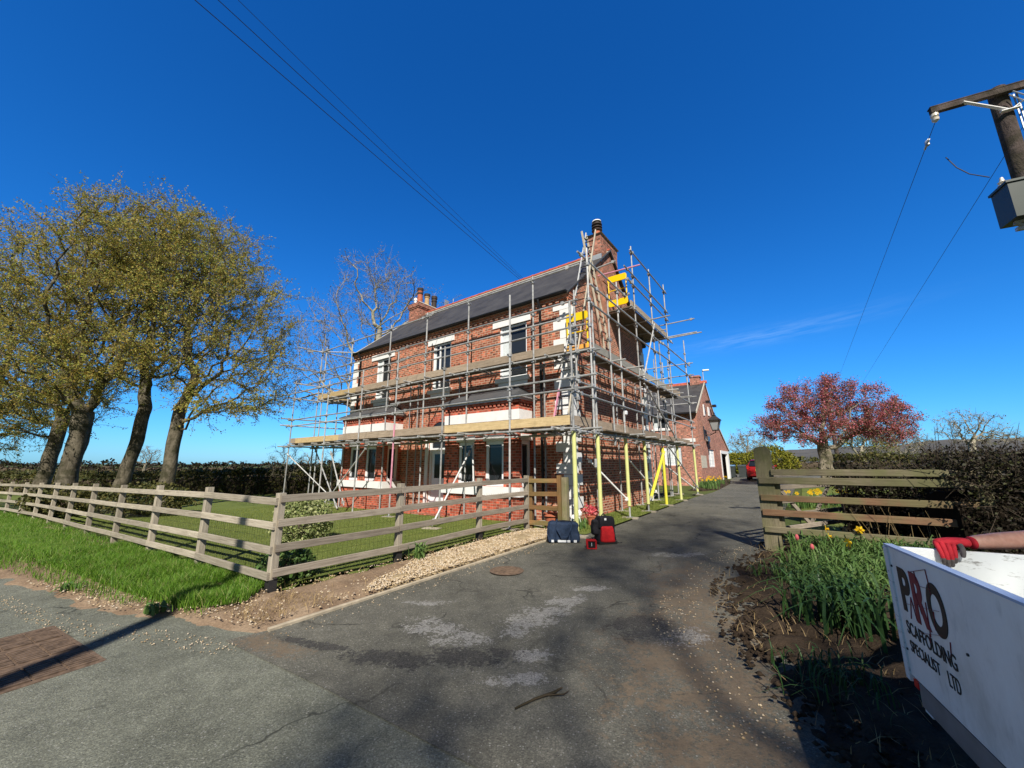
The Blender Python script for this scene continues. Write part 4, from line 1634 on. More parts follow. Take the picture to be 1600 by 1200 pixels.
# braces and rakers
for p, q in (((-13.35, YO - .05, 2.05), (-11.6, YO + 1.2, .2)), ((-12.65, YI - .1, 2.3), (-9.2, -1.55, -.05)), ((-9.9, YO + .1, 2.1), (-8.6, YO + .1, .1)),
             ((-7.3, YO + .1, 2.3), (-10.2, YO + .15, .0)), ((GX + .1, 3.3, 4.3), (GX + .1, 7.0, 2.55)), ((GX + .1, 3.3, 4.5), (GX + .1, 5.1, 7.0)),
             ((GX + .1, 5.3, 2.4), (GX + .1, 10.0, .5))):
    bar('brace', p, q)
for p, q, mt in (((-3.05, -.9, 2.0), (-2.75, -2.6, .04), 'ladder_alloy'), ((-2.95, -.9, 2.2), (-2.6, -1.2, 1.0), 'ladder_alloy'),
                 ((.3, .3, 1.75), (GX, 1.5, .55), 'white_stone'), ((.35, 3.0, 1.9), (.7, 5.1, .55), 'white_stone'), ((.4, 7.2, 1.6), (GX, 10.0, .45), 'white_stone')):
    bar('raker', p, q, mt)
b = bar('raker', (GX + .03, 5.25, 2.05), (GX + .05, 3.2, .45))
m = MB()
m.tube((GX + .03, 5.25, 2.05), (GX + .05, 3.3, .52), .051, 10)
m.build('protective_sleeve', 'sleeve_deep', b, smooth=True)
m = MB()
m.beam((wor(0, 0)[0] * 0 - 2.95, -2.68, lz(-2.8, -2.6) + .02), (-2.5, -2.55, lz(-2.8, -2.6) + .02), .25, .04)
m.build('sole_board', 'sole_wood', scaf)


# ------------------------------------------------------------------ ladders and ladder gates
def ladder(label, foot, top, width_dir, w=.40, mats=('ladder_alloy', 'ladder_alloy'), pink=None, rung='iron', rr=.017):
    t = house_empty('ladder', label, 'ladder')
    t['group'] = 'scaffold ladders'
    A, B, W = Vector(foot), Vector(top), Vector(width_dir).normalized() * w / 2
    for s, mt in zip((-1, 1), mats):
        m = MB()
        m.beam(A + W * s, B + W * s * .86, .032, .065, up=W.cross(B - A).normalized(), bev=.006)
        st = m.build('stile', mt, t)
        if pink and pink[0] == s:
            m = MB()
            m.beam((A + W * s).lerp(B + W * s * .86, pink[1]), (A + W * s).lerp(B + W * s * .86, pink[2]), .035, .069, up=W.cross(B - A).normalized())
            m.build('paint_band', 'pink_paint', st)
    n = int((B - A).length / .27)
    for i in range(1, n):
        f = (i + .3) / n
        p, q = (A - W).lerp(B - W * .86, f), (A + W).lerp(B + W * .86, f)
        m = MB()
        m.tube(p, q, rr, 6)
        m.build('rung', rung, t, smooth=True)
    return t


ladder('long ladder with pink foot rising from the lowest boards up to the gable chimney', (.2, -1.05, 2.505), (.27, 1.3, 9.35), (1, .05, 0), .40, ('ladder_alloy', 'ladder_wood'), pink=(-1, .0, .16))
ladder('pale wooden ladder on the middle gable boards leaning back against the roof', (.55, 1.70, 4.61), (.10, 1.12, 9.25), (.05, 1, 0), .38, ('ladder_wood', 'ladder_wood'), pink=(1, .02, .14))


def ladder_gate(label, y, x0, x1, z0, z1, mats):
    t = house_empty('ladder_gate', label, 'safety gate')
    t['group'] = 'yellow ladder gates'
    w = .05
    m = MB()
    r = .07
    for xa in (x0, x1):
        m.tube((xa, y, z0 + .05), (xa, y, z1 - r), .024, 8)
    m.build('gate_frame', mats[0], t, smooth=True)

    def rbox(za, zb, hole=False):
        m = MB()
        pts = []
        for cx, cz, a0 in ((x1 - r + .03, zb - r, 0), (x0 + r - .03, zb - r, 90), (x0 + r - .03, za + r, 180), (x1 - r + .03, za + r, 270)):
            for q in range(5):
                a = R(a0 + q * 22.5)
                pts.append((cx + r * math.cos(a), cz + r * math.sin(a)))
        m.prism(pts, 'y', y - .02, y + .02)
        return m
    rbox(z1 - .24, z1).build('top_panel', mats[0], t)
    rbox(z0, z0 + .24).build('toe_panel', mats[1], t)
    m = MB()
    zm = (z0 + z1) / 2 + .02
    m.tube((x0, y, zm), (x1, y, zm), .02, 8)
    m.build('mid_rail', mats[0], t, smooth=True)
    m = MB()
    for z in (z0 + .3, z1 - .3):
        m.box((x1 + .0, y - .04, z), (x1 + .10, y + .04, z + .07))
    m.build('hinge', 'galv', t)


ladder_gate('bright yellow ladder gate on the top gable boards beside the chimney', 2.93, .14, .80, 7.18, 8.36, ('yellow_gate', 'yellow_gate'))
ladder_gate('yellow ladder gate with orange panels at the ladder hatch on the house corner', -.13, .02, .66, 4.70, 5.92, ('yellow_gate', 'orange_gate'))


# ------------------------------------------------------------------ fences
def fence_run(name, label, pts, zpts, rails, post, mats, th=.10, rail_side=None, top=.06, caps=None, cat='fence', railh=.095):
    t = thing(name, label, cat, (pts[0][0], pts[0][1], zpts[0]))
    o = Vector((pts[0][0], pts[0][1], zpts[0]))
    P = [Vector((p[0], p[1], z)) - o for p, z in zip(pts, zpts)]
    for i, p in enumerate(P):
        d = (P[min(i + 1, len(P) - 1)] - P[max(i - 1, 0)])
        d.z = 0
        d.normalize()
        s = Vector((d.y, -d.x, 0))
        m = MB()
        lean = Vector((random.uniform(-.012, .012), random.uniform(-.012, .012), 0))
        m.beam(p + Vector((0, 0, -.25)), p + Vector((0, 0, rails[0] + top + random.uniform(-.01, .02))) + lean, th, th, up=d, bev=.006)
        pm = m.build('post', mats[0], t)
        if caps and i in caps:
            m = MB()
            m.beam(p + Vector((0, 0, -.24)), p + Vector((0, 0, .16)), th + .008, th + .008, up=d)
            m.build('tarred_foot', 'iron', pm)
    for i in range(len(P) - 1):
        a, b = P[i], P[i + 1]
        d = (b - a).normalized()
        s = Vector((d.y, -d.x, 0)).normalized() * (rail_side or 1)
        for r in rails:
            j1, j2 = random.uniform(-.008, .008), random.uniform(-.008, .008)
            off = s * (th / 2 + .019)
            m = MB()
            m.beam(a + off + Vector((0, 0, r - .05 + j1)) - d * (.04 if i else .05), b + off + Vector((0, 0, r - .05 + j2)) - d * .045, .036, railh, bev=.004)
            m.build('rail', mats[1], t)
    return t, P


def ground_pt(p, dz=.05):
    return float(gz(p[0])) + dz


fp, fz = [], []
for kx in range(14):
    d_ = 2.33 * kx
    p = FENCE0 + FDIR * d_
    # the far end bends gently towards the road
    bend = max(0, d_ - 14) ** 2 * .0042
    p = p + Vector((FDIR.y, -FDIR.x)) * -bend * 1.0
    fp.append((p.x, p.y))
    fz.append(ground_pt(p, .03 if kx else .0))
RAILS = (1.22, .90, .58, .26)
f1, F1P = fence_run('roadside_fence', 'pale four rail timber fence running along the green roadside verge', fp, fz, RAILS, .1, ('fence_wood', 'fence_wood'), rail_side=-1, caps=(0,))
gp = [wor(-.72, -7.12), wor(-.63, -5.25), wor(-.66, -3.12), wor(-.53, -1.50)]
gp[0] = (FENCE0.x + .02, FENCE0.y + .02)
f2, F2P = fence_run('drive_fence', 'weathered grey four rail fence beside the gravel edge of the drive', gp[0:4], [ground_pt(p, .03) for p in gp], RAILS, .1, ('fence_wood', 'fence_grey_wood'), rail_side=1, caps=(1, 2), railh=.10)
# the shared corner post belongs to the roadside run
for ch in list(f2.children):
    if ch.name.startswith('post'):
        for g in list(ch.children):
            bpy.data.objects.remove(g)
        bpy.data.objects.remove(ch)
        break
hp = [wor(-.48, -1.38), wor(.30, -1.28)]
f3, F3P = fence_run('short_fence', 'short brown four rail fence panel between the drive fence and the white corner stones', hp, [ground_pt(p, .03) for p in hp], (1.20, .88, .55, .20), .1, ('brown_wood', 'brown_wood'), rail_side=1, railh=.105)
m = MB()
a = wor(.40, -1.20)
m.beam((a[0], a[1], -.2), (a[0], a[1], 1.28), .15, .15, up=(.6, .8, 0), bev=.01)
tag(m.build('gate_post', 'gate_wood'), 'thick greenish timber gate post at the end of the short brown fence', 'post')


# wire netting stapled behind the rails
def netting(t, P, i0, i1, side, name='netting'):
    m = MB()
    for i in range(i0, i1):
        a, b = P[i], P[i + 1]
        d = (b - a)
        L = d.length
        d.normalize()
        s = Vector((d.y, -d.x, 0)).normalized() * side * .055
        for z in np.arange(.05, .92, .10):
            m.tube(a + s + Vector((0, 0, z)), b + s + Vector((0, 0, z)), .0016, 3, caps=False)
        for q in np.arange(.05, L, .075):
            p = a + d * q + s
            m.tube(p + Vector((0, 0, .03)), p + Vector((0, 0, .92)), .0014, 3, caps=False)
    m.build(name, 'iron', t, recalc=False)


netting(f2, F2P, 0, 3, -1)
netting(f1, F1P, 0, 4, 1)

# ------------------------------------------------------------------ field gate and its fence panel on the right
gx0 = Vector((4.62, 7.2, float(gz(4.62)) + .02))
gd = Vector((.8, -.6, 0))
t = thing('rail_fence', 'green and rust stained five rail fence panel with a tall timber post beside the daffodils', 'fence', gx0)
m = MB()
top = [(-.13, -.25), (.13, -.25), (.125, 1.72), (.06, 1.80), (-.10, 1.78), (-.13, 1.72)]
n_ = Vector((gd.y, -gd.x, 0))
vs = []
for w in (-.085, .085):
    for u, v in top:
        p = gd * u + n_ * w
        vs.append((p.x, p.y, v))
k6 = len(top)
m.add(vs, [(i, (i + 1) % k6, k6 + (i + 1) % k6, k6 + i) for i in range(k6)] + [tuple(range(k6 - 1, -1, -1)), tuple(range(k6, 2 * k6))],
      uvs=[[(v[2], v[0]) for v in (vs[i], vs[(i + 1) % k6], vs[k6 + (i + 1) % k6], vs[k6 + i])] for i in range(k6)] +
      [[(vs[i][2], vs[i][0]) for i in range(k6 - 1, -1, -1)], [(vs[i][2], vs[i][0]) for i in range(k6, 2 * k6)]])
m.build('post', 'gate_wood', t)
for z, hgt, mt, L in ((1.335, .105, 'gate_wood', 2.7), (1.19, .115, 'gate_wood', 2.7), (.89, .105, 'gate_rust_wood', 2.6), (.64, .105, 'gate_rust_wood', 2.6), (.355, .10, 'gate_wood', 2.2)):
    m = MB()
    a = gd * (-.10 if z < 1.3 else .10) + n_ * .11
    m.beam(a + Vector((0, 0, z)), a + gd * L + Vector((0, 0, z + .01)), .045, hgt, bev=.006)
    m.build('rail', mt, t)
m = MB()
m.beam(gd * 2.6 + Vector((0, 0, -.2)), gd * 2.6 + Vector((0, 0, 1.4)), .13, .13, up=gd, bev=.01)
m.build('post', 'gate_wood', t)
m = MB()
m.beam(gd * .16 + n_ * .02 + Vector((0, 0, .2)), gd * .16 + n_ * .02 + Vector((0, 0, 1.24)), .05, .09, up=gd)
m.build('batten', 'gate_wood', t)

lf = thing('field_gate', 'grey braced field gate swung open behind the rail fence', 'gate', gx0 + Vector((.22, .30, 0)), R(90 - 62))
for z in (.28, .52, .78, 1.04, 1.28):
    m = MB()
    m.beam((0, 0, z), (2.7, 0, z), .03, .085, bev=.004)
    m.build('bar', 'fence_grey_wood', lf)
for p, q in (((.05, -.03, .2), (.05, -.03, 1.34)), ((2.66, -.03, .2), (2.66, -.03, 1.34)), ((.1, .03, 1.25), (1.35, .03, .3)), ((2.6, .03, 1.25), (1.4, .03, .3))):
    m = MB()
    m.beam(p, q, .03, .08, up=(1, 0, .2))
    m.build('brace', 'fence_grey_wood', lf)

# ------------------------------------------------------------------ trees (space colonisation)


def colonise(base, top, envs, n_attr, step=.45, infl=3.0, kill=.8, iters=120, seed=1, lean=(0, 0), up=.12, wob=.12, shell=.0):
    r = np.random.default_rng(seed)
    A = []
    per = n_attr // len(envs)
    for c, rad in envs:
        v = r.normal(size=(per, 3))
        v /= np.linalg.norm(v, axis=1)[:, None]
        q = r.uniform(shell, 1, (per, 1)) ** (1 / 2.4)
        A.append(np.array(c) + v * q * np.array(rad))
    A = np.concatenate(A)
    base, top = np.array(base, float), np.array(top, float)
    L = np.linalg.norm(top - base)
    n = max(3, int(L / step))
    N = [base]
    par = [-1]
    w = np.zeros(3)
    for i in range(1, n + 1):
        w = w * .7 + r.normal(size=3) * wob * step * np.array([1, 1, .1])
        N.append(base + (top - base) * i / n + w)
        par.append(len(N) - 2)
    N = list(N)
    alive = np.ones(len(A), bool)
    best = np.full(len(A), 1e9)
    bi = np.zeros(len(A), int)

    def upd(idx):
        P = np.array([N[i] for i in idx])
        D = np.linalg.norm(A[:, None] - P[None], axis=2)
        k = D.argmin(1)
        dm = D[np.arange(len(A)), k]
        w = dm < best
        best[w] = dm[w]
        bi[w] = np.array(idx)[k[w]]
    upd(list(range(max(1, n // 2), n + 1)))
    cnt = {}
    first = True
    for it in range(iters):
        alive &= best > kill
        act = alive & ((best < infl) | first)
        first = it < 6
        if not act.any():
            break
        new = []
        ids = np.unique(bi[act])
        for k in ids:
            if cnt.get(k, 0) >= 3:
                continue
            s = A[act & (bi == k)] - N[k]
            s = (s / np.linalg.norm(s, axis=1)[:, None]).mean(0)
            s = s + r.normal(size=3) * .22 + np.array([0, 0, up])
            s /= np.linalg.norm(s) + 1e-9
            N.append(N[k] + s * step)
            par.append(int(k))
            cnt[k] = cnt.get(k, 0) + 1
            new.append(len(N) - 1)
        if not new:
            break
        upd(new)
    return np.array(N), np.array(par)


def tube_soup(p, q, rp, rq, n):
    d = q - p
    d /= np.linalg.norm(d, axis=1)[:, None] + 1e-9
    ref = np.where(np.abs(d[:, 2:3]) < .9, np.array([[0, 0, 1.0]]), np.array([[1.0, 0, 0]]))
    s = np.cross(d, ref)
    s /= np.linalg.norm(s, axis=1)[:, None] + 1e-9
    u = np.cross(s, d)
    a = np.arange(n) * 2 * np.pi / n
    ring = s[:, None] * np.cos(a)[None, :, None] + u[:, None] * np.sin(a)[None, :, None]
    V = np.concatenate([p[:, None] + ring * rp[:, None, None], q[:, None] + ring * rq[:, None, None]], 1)
    k = np.arange(n)
    f = np.stack([k, (k + 1) % n, n + (k + 1) % n, n + k], 1)
    F = f[None] + (np.arange(len(p)) * 2 * n)[:, None, None]
    return V.reshape(-1, 3), F.reshape(-1, 4)


def tree(name, label, loc, trunk_top, envs, n_attr, R0, rt=.012, step=.45, kill=.8, seed=1, barkm='beech_bark', leaves=None, twigs=(3, .5), group=None, cat='tree', infl=3.2, up=.12, flare=1.5, shell=0.0, wob=.12, twig_r=.006, gnarl=0, lobes=(0, 2), spray=False, flat=1.0):
    """leaves = list of (material, count, size, spread)"""
    t = thing(name, label, cat, loc, 0, group)
    r = np.random.default_rng(seed + 100)
    N, par = colonise((0, 0, -.3), trunk_top, envs, n_attr, step, infl, kill, seed=seed, up=up, shell=shell, wob=wob)
    n = len(N)
    acc = np.zeros(n)
    kids = np.zeros(n, int)
    for i in range(n - 1, 0, -1):
        if kids[i] == 0:
            acc[i] = 1.0
        acc[par[i]] += acc[i]
        kids[par[i]] += 1
    acc = np.maximum(acc, 1)
    ex = math.log(R0 / rt) / math.log(max(acc[0], 2))
    rad = rt * acc ** ex
    hgt = N[:, 2]
    rad = rad * (1 + (flare - 1) * np.clip(1 - hgt / 1.6, 0, 1) ** 2)
    # main stem: one continuous, fluted tube
    kidl = {}
    for q in range(1, n):
        kidl.setdefault(int(par[q]), []).append(q)
    stem = [0]
    while stem[-1] in kidl:
        nx_ = max(kidl[stem[-1]], key=lambda q: acc[q])
        if rad[nx_] < R0 * .30:
            break
        stem.append(nx_)
    Vs, Fs, off = [], [], 0
    P = N[stem]
    rs = rad[stem]
    rs = np.convolve(np.pad(rs, 1, mode='edge'), [.25, .5, .25], 'valid')
    S = np.linspace(0, len(P) - 1, (len(P) - 1) * 5 + 1)
    PP = np.stack([np.interp(S, np.arange(len(P)), P[:, k]) for k in range(3)], 1)
    for _ in range(3):
        PP[1:-1] = (PP[:-2] + 2 * PP[1:-1] + PP[2:]) / 4
    rr = np.interp(S, np.arange(len(P)), rs)
    ns = 22
    an = np.arange(ns) * 2 * np.pi / ns
    ring = np.stack([np.cos(an), np.sin(an), np.zeros(ns)], 1)
    V = PP[:, None] + ring[None] * rr[:, None, None]
    low = np.clip(1 - PP[:, 2] / 2.2, 0, 1)
    fac = 1 + (lobes[0] * np.cos(lobes[1] * an[None] + PP[:, 2:3] * .5 + seed)) + .16 * low[:, None] ** 2 * np.cos(5 * an[None] + seed)
    if gnarl:
        nn_ = np.array([noise.fractal(Vector((math.cos(a_) * 1.3 + seed, math.sin(a_) * 1.3, z_ * 1.1)), .9, 2.1, 4) for z_ in PP[:, 2] for a_ in an]).reshape(len(PP), ns)
        fac = fac + nn_ * gnarl
    V = PP[:, None] + ring[None] * (rr[:, None] * fac)[:, :, None]
    kq = np.arange(ns)
    fq = np.stack([kq, (kq + 1) % ns, ns + (kq + 1) % ns, ns + kq], 1)
    F = (fq[None] + (np.arange(len(PP) - 1) * ns)[:, None, None]).reshape(-1, 4)
    Vs.append(V.reshape(-1, 3))
    Fs.append(F)
    off += len(Vs[0])
    onstem = np.zeros(n, bool)
    onstem[stem] = True
    i = np.arange(1, n)
    i = i[~onstem[i]]
    for lo, hi, k in ((.05, 99, 9), (.018, .05, 5), (0, .018, 3)):
        sel = i[(rad[i] >= lo) & (rad[i] < hi)]
        if len(sel):
            rp = np.minimum(rad[par[sel]], rad[sel] * 1.3)
            # overlap a little so bends stay closed
            p = N[par[sel]] - (N[sel] - N[par[sel]]) * .06
            V, F = tube_soup(p, N[sel], rp, rad[sel], k)
            Vs.append(V)
            Fs.append(F + off)
            off += len(V)
    tip = np.nonzero((kids == 0) | (rad < rt * 2.2))[0]
    if twigs:
        m = len(tip) * twigs[0]
        src = np.repeat(tip, twigs[0])
        d0 = N[src] - N[np.maximum(par[src], 0)]
        d0 /= np.linalg.norm(d0, axis=1)[:, None] + 1e-9
        d = d0 * .9 + r.normal(size=(m, 3)) * .65 * np.array([1, 1, flat]) + np.array([0, 0, .15 * flat])
        d /= np.linalg.norm(d, axis=1)[:, None]
        ln = r.uniform(.5, 1.2, m)[:, None] * twigs[1]
        p = N[src] - d0 * r.uniform(0, step, m)[:, None]
        q = p + d * ln * .55
        d2 = d + r.normal(size=(m, 3)) * .35
        q2 = q + d2 * ln * .5
        for a, b, r1, r2 in ((p, q, twig_r, twig_r * .75), (q, q2, twig_r * .75, twig_r * .4)):
            V, F = tube_soup(a, b, np.full(m, r1), np.full(m, r2), 3)
            Vs.append(V)
            Fs.append(F + off)
            off += len(V)
        anchor = np.concatenate([q, q2, p])
        segA, segB = np.concatenate([p, q]), np.concatenate([q, q2])
    else:
        anchor = N[tip]
    V = np.concatenate(Vs)
    np_mesh('trunk', V, np.concatenate(Fs), barkm, t, smooth=True)
    if leaves:
        LV_, LF, mi, off = [], [], [], 0
        for k, (mt, cnt, size, spread) in enumerate(leaves):
            # clumps: leaves gather on some shoots more than on others
            wgt = r.uniform(0, 1, len(anchor)) ** 1.6
            wgt /= wgt.sum()
            if spray:
                w2 = r.uniform(0, 1, len(segA)) ** 1.3
                ii = r.choice(len(segA), cnt, p=w2 / w2.sum())
                c = segA[ii] + (segB[ii] - segA[ii]) * r.uniform(0, 1.05, (cnt, 1)) + r.normal(size=(cnt, 3)) * spread
            else:
                c = anchor[r.choice(len(anchor), cnt, p=wgt)] + r.normal(size=(cnt, 3)) * spread
            a = r.normal(size=(cnt, 3))
            a /= np.linalg.norm(a, axis=1)[:, None]
            b = np.cross(a, r.normal(size=(cnt, 3)))
            b /= np.linalg.norm(b, axis=1)[:, None]
            s = (r.uniform(.55, 1.3, cnt) * size)[:, None]
            LV_.append(np.stack([c - a * s, c + b * s * .55, c + a * s, c - b * s * .55], 1).reshape(-1, 3))
            LF.append(np.arange(cnt * 4).reshape(-1, 4) + off)
            mi += [k] * cnt
            off += cnt * 4
        np_mesh('crown', np.concatenate(LV_), np.concatenate(LF), [l[0] for l in leaves], t, midx=mi)
    return t


BG = 'old beech trees behind the roadside fence'
# (x, y, crown centre offset, radii, trunk radius, label)
beeches = [
    ((-15.0, 17.3), (-.1, 0, 4.4), [((1.0, 0, 8.6), (3.7, 4.2, 3.4)), ((-.3, 0, 11.2), (3.2, 4.0, 3.2)), ((2.0, -.5, 6.4), (2.9, 3.0, 2.0)), ((2.6, -.5, 4.6), (2.2, 2.4, 1.0))], .25, 'right-most beech of the group with low feathery branches over the garden', 11),
    ((-17.6, 17.8), (.1, .3, 4.6), [((.6, 0, 10.6), (3.6, 4.0, 3.4)), ((.2, 0, 12.2), (3.4, 3.6, 2.4)), ((.6, -1.0, 6.6), (2.8, 2.6, 1.6))], .25, 'smooth leaning beech between the gnarled double trunk and the outermost tree', 12),
    ((-18.7, 16.6), (.1, .0, 4.2), [((-.6, 0, 9.2), (3.8, 4.0, 3.8)), ((.8, 0, 11.6), (3.4, 3.6, 2.6)), ((-.6, -1.0, 5.6), (3.0, 2.6, 1.5))], .36, 'thickest beech with a gnarled double trunk behind the fence', 13),
    ((-22.4, 18.8), (.25, .0, 4.4), [((-.6, 0, 8.4), (4.2, 4.0, 3.8)), ((.6, -.3, 11.0), (3.6, 3.6, 2.9)), ((-.5, -1.0, 4.8), (3.4, 2.8, 1.5))], .27, 'left beech with a curved trunk and thin lower branches', 14),
    ((-27.6, 19.4), (.3, .0, 4.0), [((0, 0, 8.0), (4.4, 4.4, 4.0)), ((1.8, -.5, 4.6), (3.0, 3.0, 2.2))], .34, 'beech at the far left edge with pale bare lower twigs', 15),
]
for (x, y), tt, envs, r0, lab, sd in beeches:
    envs2 = [((c[0], c[1], c[2]), rr) for c, rr in envs]
    tree('beech_tree', lab, (x, y, float(gz(x)) + .05), tt, envs2, 1100, r0, rt=.013, step=.5, kill=.75, seed=sd, twigs=(6, 1.15), twig_r=.008, spray=True, flat=.5,
         leaves=[('beech_leaf', 44000, .040, .05), ('beech_leaf_green', 18000, .040, .06)], group=None, wob=.045, gnarl=.07 if sd != 13 else .20, lobes=(.0, 2) if sd != 13 else (.22, 2))

tree('bare_tree', 'large bare grey tree with crooked limbs rising behind the left end of the house', (-9.7, 26, -.2), (.1, 0, 5.5),
     [((-2.9, 0, 11.2), (3.1, 3.0, 3.2)), ((1.6, 0, 12.4), (3.6, 3.0, 3.4)), ((-.3, 0, 15.2), (2.6, 2.4, 2.1)), ((-4.2, 0, 7.4), (3.2, 2.6, 2.4))], 1300, .46, rt=.014, step=.5, kill=.8, seed=31, barkm='pale_bark',
     twigs=(5, .8), twig_r=.010, leaves=[('bud_leaf', 9000, .05, .18)], wob=.2)

tree('pink_blossom_tree', 'spreading tree with pink blossom and reddish young leaves behind the fence panel', (18.1, 22.5, .30), (-.2, 0, 2.1),
     [((-1.1, 0, 4.3), (2.3, 2.2, 1.6)), ((2.2, 0, 4.5), (2.3, 2.2, 1.4)), ((3.9, 0, 4.0), (1.6, 1.6, 1.15)), ((.6, 0, 5.5), (1.9, 1.6, 1.1)), ((-2.3, 0, 3.4), (1.5, 1.4, 1.1)), ((-1.3, -.6, 2.9), (1.6, 1.2, .7)), ((3.4, -.4, 3.0), (1.6, 1.2, .6)), ((1.0, .2, 4.5), (1.6, 1.8, 1.3)), ((.9, -.6, 3.5), (1.5, 1.2, .7))], 1300, .30, rt=.010, step=.3, kill=.42, seed=41, barkm='grey_bark',
     infl=2.2, twigs=(3, .42), spray=True, leaves=[('pink_leaf', 46000, .044, .105), ('bud_leaf', 9000, .044, .10)], flare=1.3, wob=.15, gnarl=.12, lobes=(.16, 3))

# far bare trees
ft = [('thin bare grey tree behind the golden conifers and the red car', (34, 56, .4), (0, 0, 1.6), [((0, 0, 3.9), (3.0, 3, 2.5))], .22, 51, 1),
      ('pale bare hawthorn on the far side of the right hand hedge', (54.5, 46, .4), (0, 0, 2.0), [((0, 0, 5.6), (3.8, 3, 2.2)), ((2.5, 0, 4.2), (2.8, 2.4, 1.1))], .34, 52, 1),
      ('leafy hazy green tree in the field behind the blossom tree', (41, 46, .4), (0, 0, 1.6), [((0, 0, 4.4), (3.2, 3, 1.9)), ((2.4, 0, 3.6), (2.4, 2, 1.2))], .28, 53, 2),
      ('low bare field tree in front of the grey hill', (52, 52, .4), (0, 0, 1.4), [((0, 0, 4.0), (3.6, 3, 2.0))], .26, 54, 1)]
for lab, loc, tt, envs, r0, sd, kd in ft:
    tree('field_tree', lab, loc, tt, envs, 320, r0, rt=.022, step=.45, kill=.6, seed=sd, barkm='pale_bark', twigs=(4, .8), twig_r=.016,
         leaves=[('bud_leaf', 900 if kd == 1 else 4200, .09, .2)] if kd == 1 else [('bud_leaf', 2600, .10, .25), ('beech_leaf_green', 1600, .10, .25)])
for i, (x, y, s, lab) in enumerate(((-24, 60, .9, 'small bare tree beyond the hedge left of the scaffold'), (-33, 64, .8, 'round bare hedgerow tree on the skyline between the beeches and the house'), (-58, 62, 1.0, 'bare hedgerow tree on the skyline behind the beech trunks'))):
    tree('hedgerow_tree', lab, (x, y, -.5), (0, 0, 1.5 * s), [((0, 0, 3.4 * s), (2.2 * s, 2 * s, 1.7 * s))], 200, .18, rt=.02, step=.4, kill=.5, seed=61 + i, barkm='grey_bark', twigs=(4, .6), twig_r=.014)
tree('sapling', 'spindly bare sapling with budding twigs on the lawn before the left hedge', (-13.2, 23, -.25), (.1, 0, .7), [((0, 0, 2.0), (1.3, 1.1, 1.2))], 160, .05, rt=.007, step=.2, kill=.3, infl=1.6, seed=71, barkm='grey_bark', twigs=(3, .35), leaves=[('bud_leaf', 300, .03, .06)])
tree('sapling', 'dark reddish bare sapling at the hedge just left of the scaffold', (-10.9, 24, -.25), (0, 0, .9), [((0, 0, 2.3), (.9, .9, 1.1))], 130, .05, rt=.007, step=.2, kill=.3, infl=1.6, seed=72, barkm='dark_bark', twigs=(3, .3))


# ------------------------------------------------------------------ hedges and shrubs
def leaf_cloud(P, size, r):
    n = len(P)
    a = r.normal(size=(n, 3))
    a /= np.linalg.norm(a, axis=1)[:, None]
    b = np.cross(a, r.normal(size=(n, 3)))
    b /= np.linalg.norm(b, axis=1)[:, None]
    s = (r.uniform(.5, 1.35, n) * size)[:, None]
    return np.stack([P - a * s, P + b * s * .6, P + a * s, P - b * s * .6], 1).reshape(-1, 3), np.arange(n * 4).reshape(-1, 4)


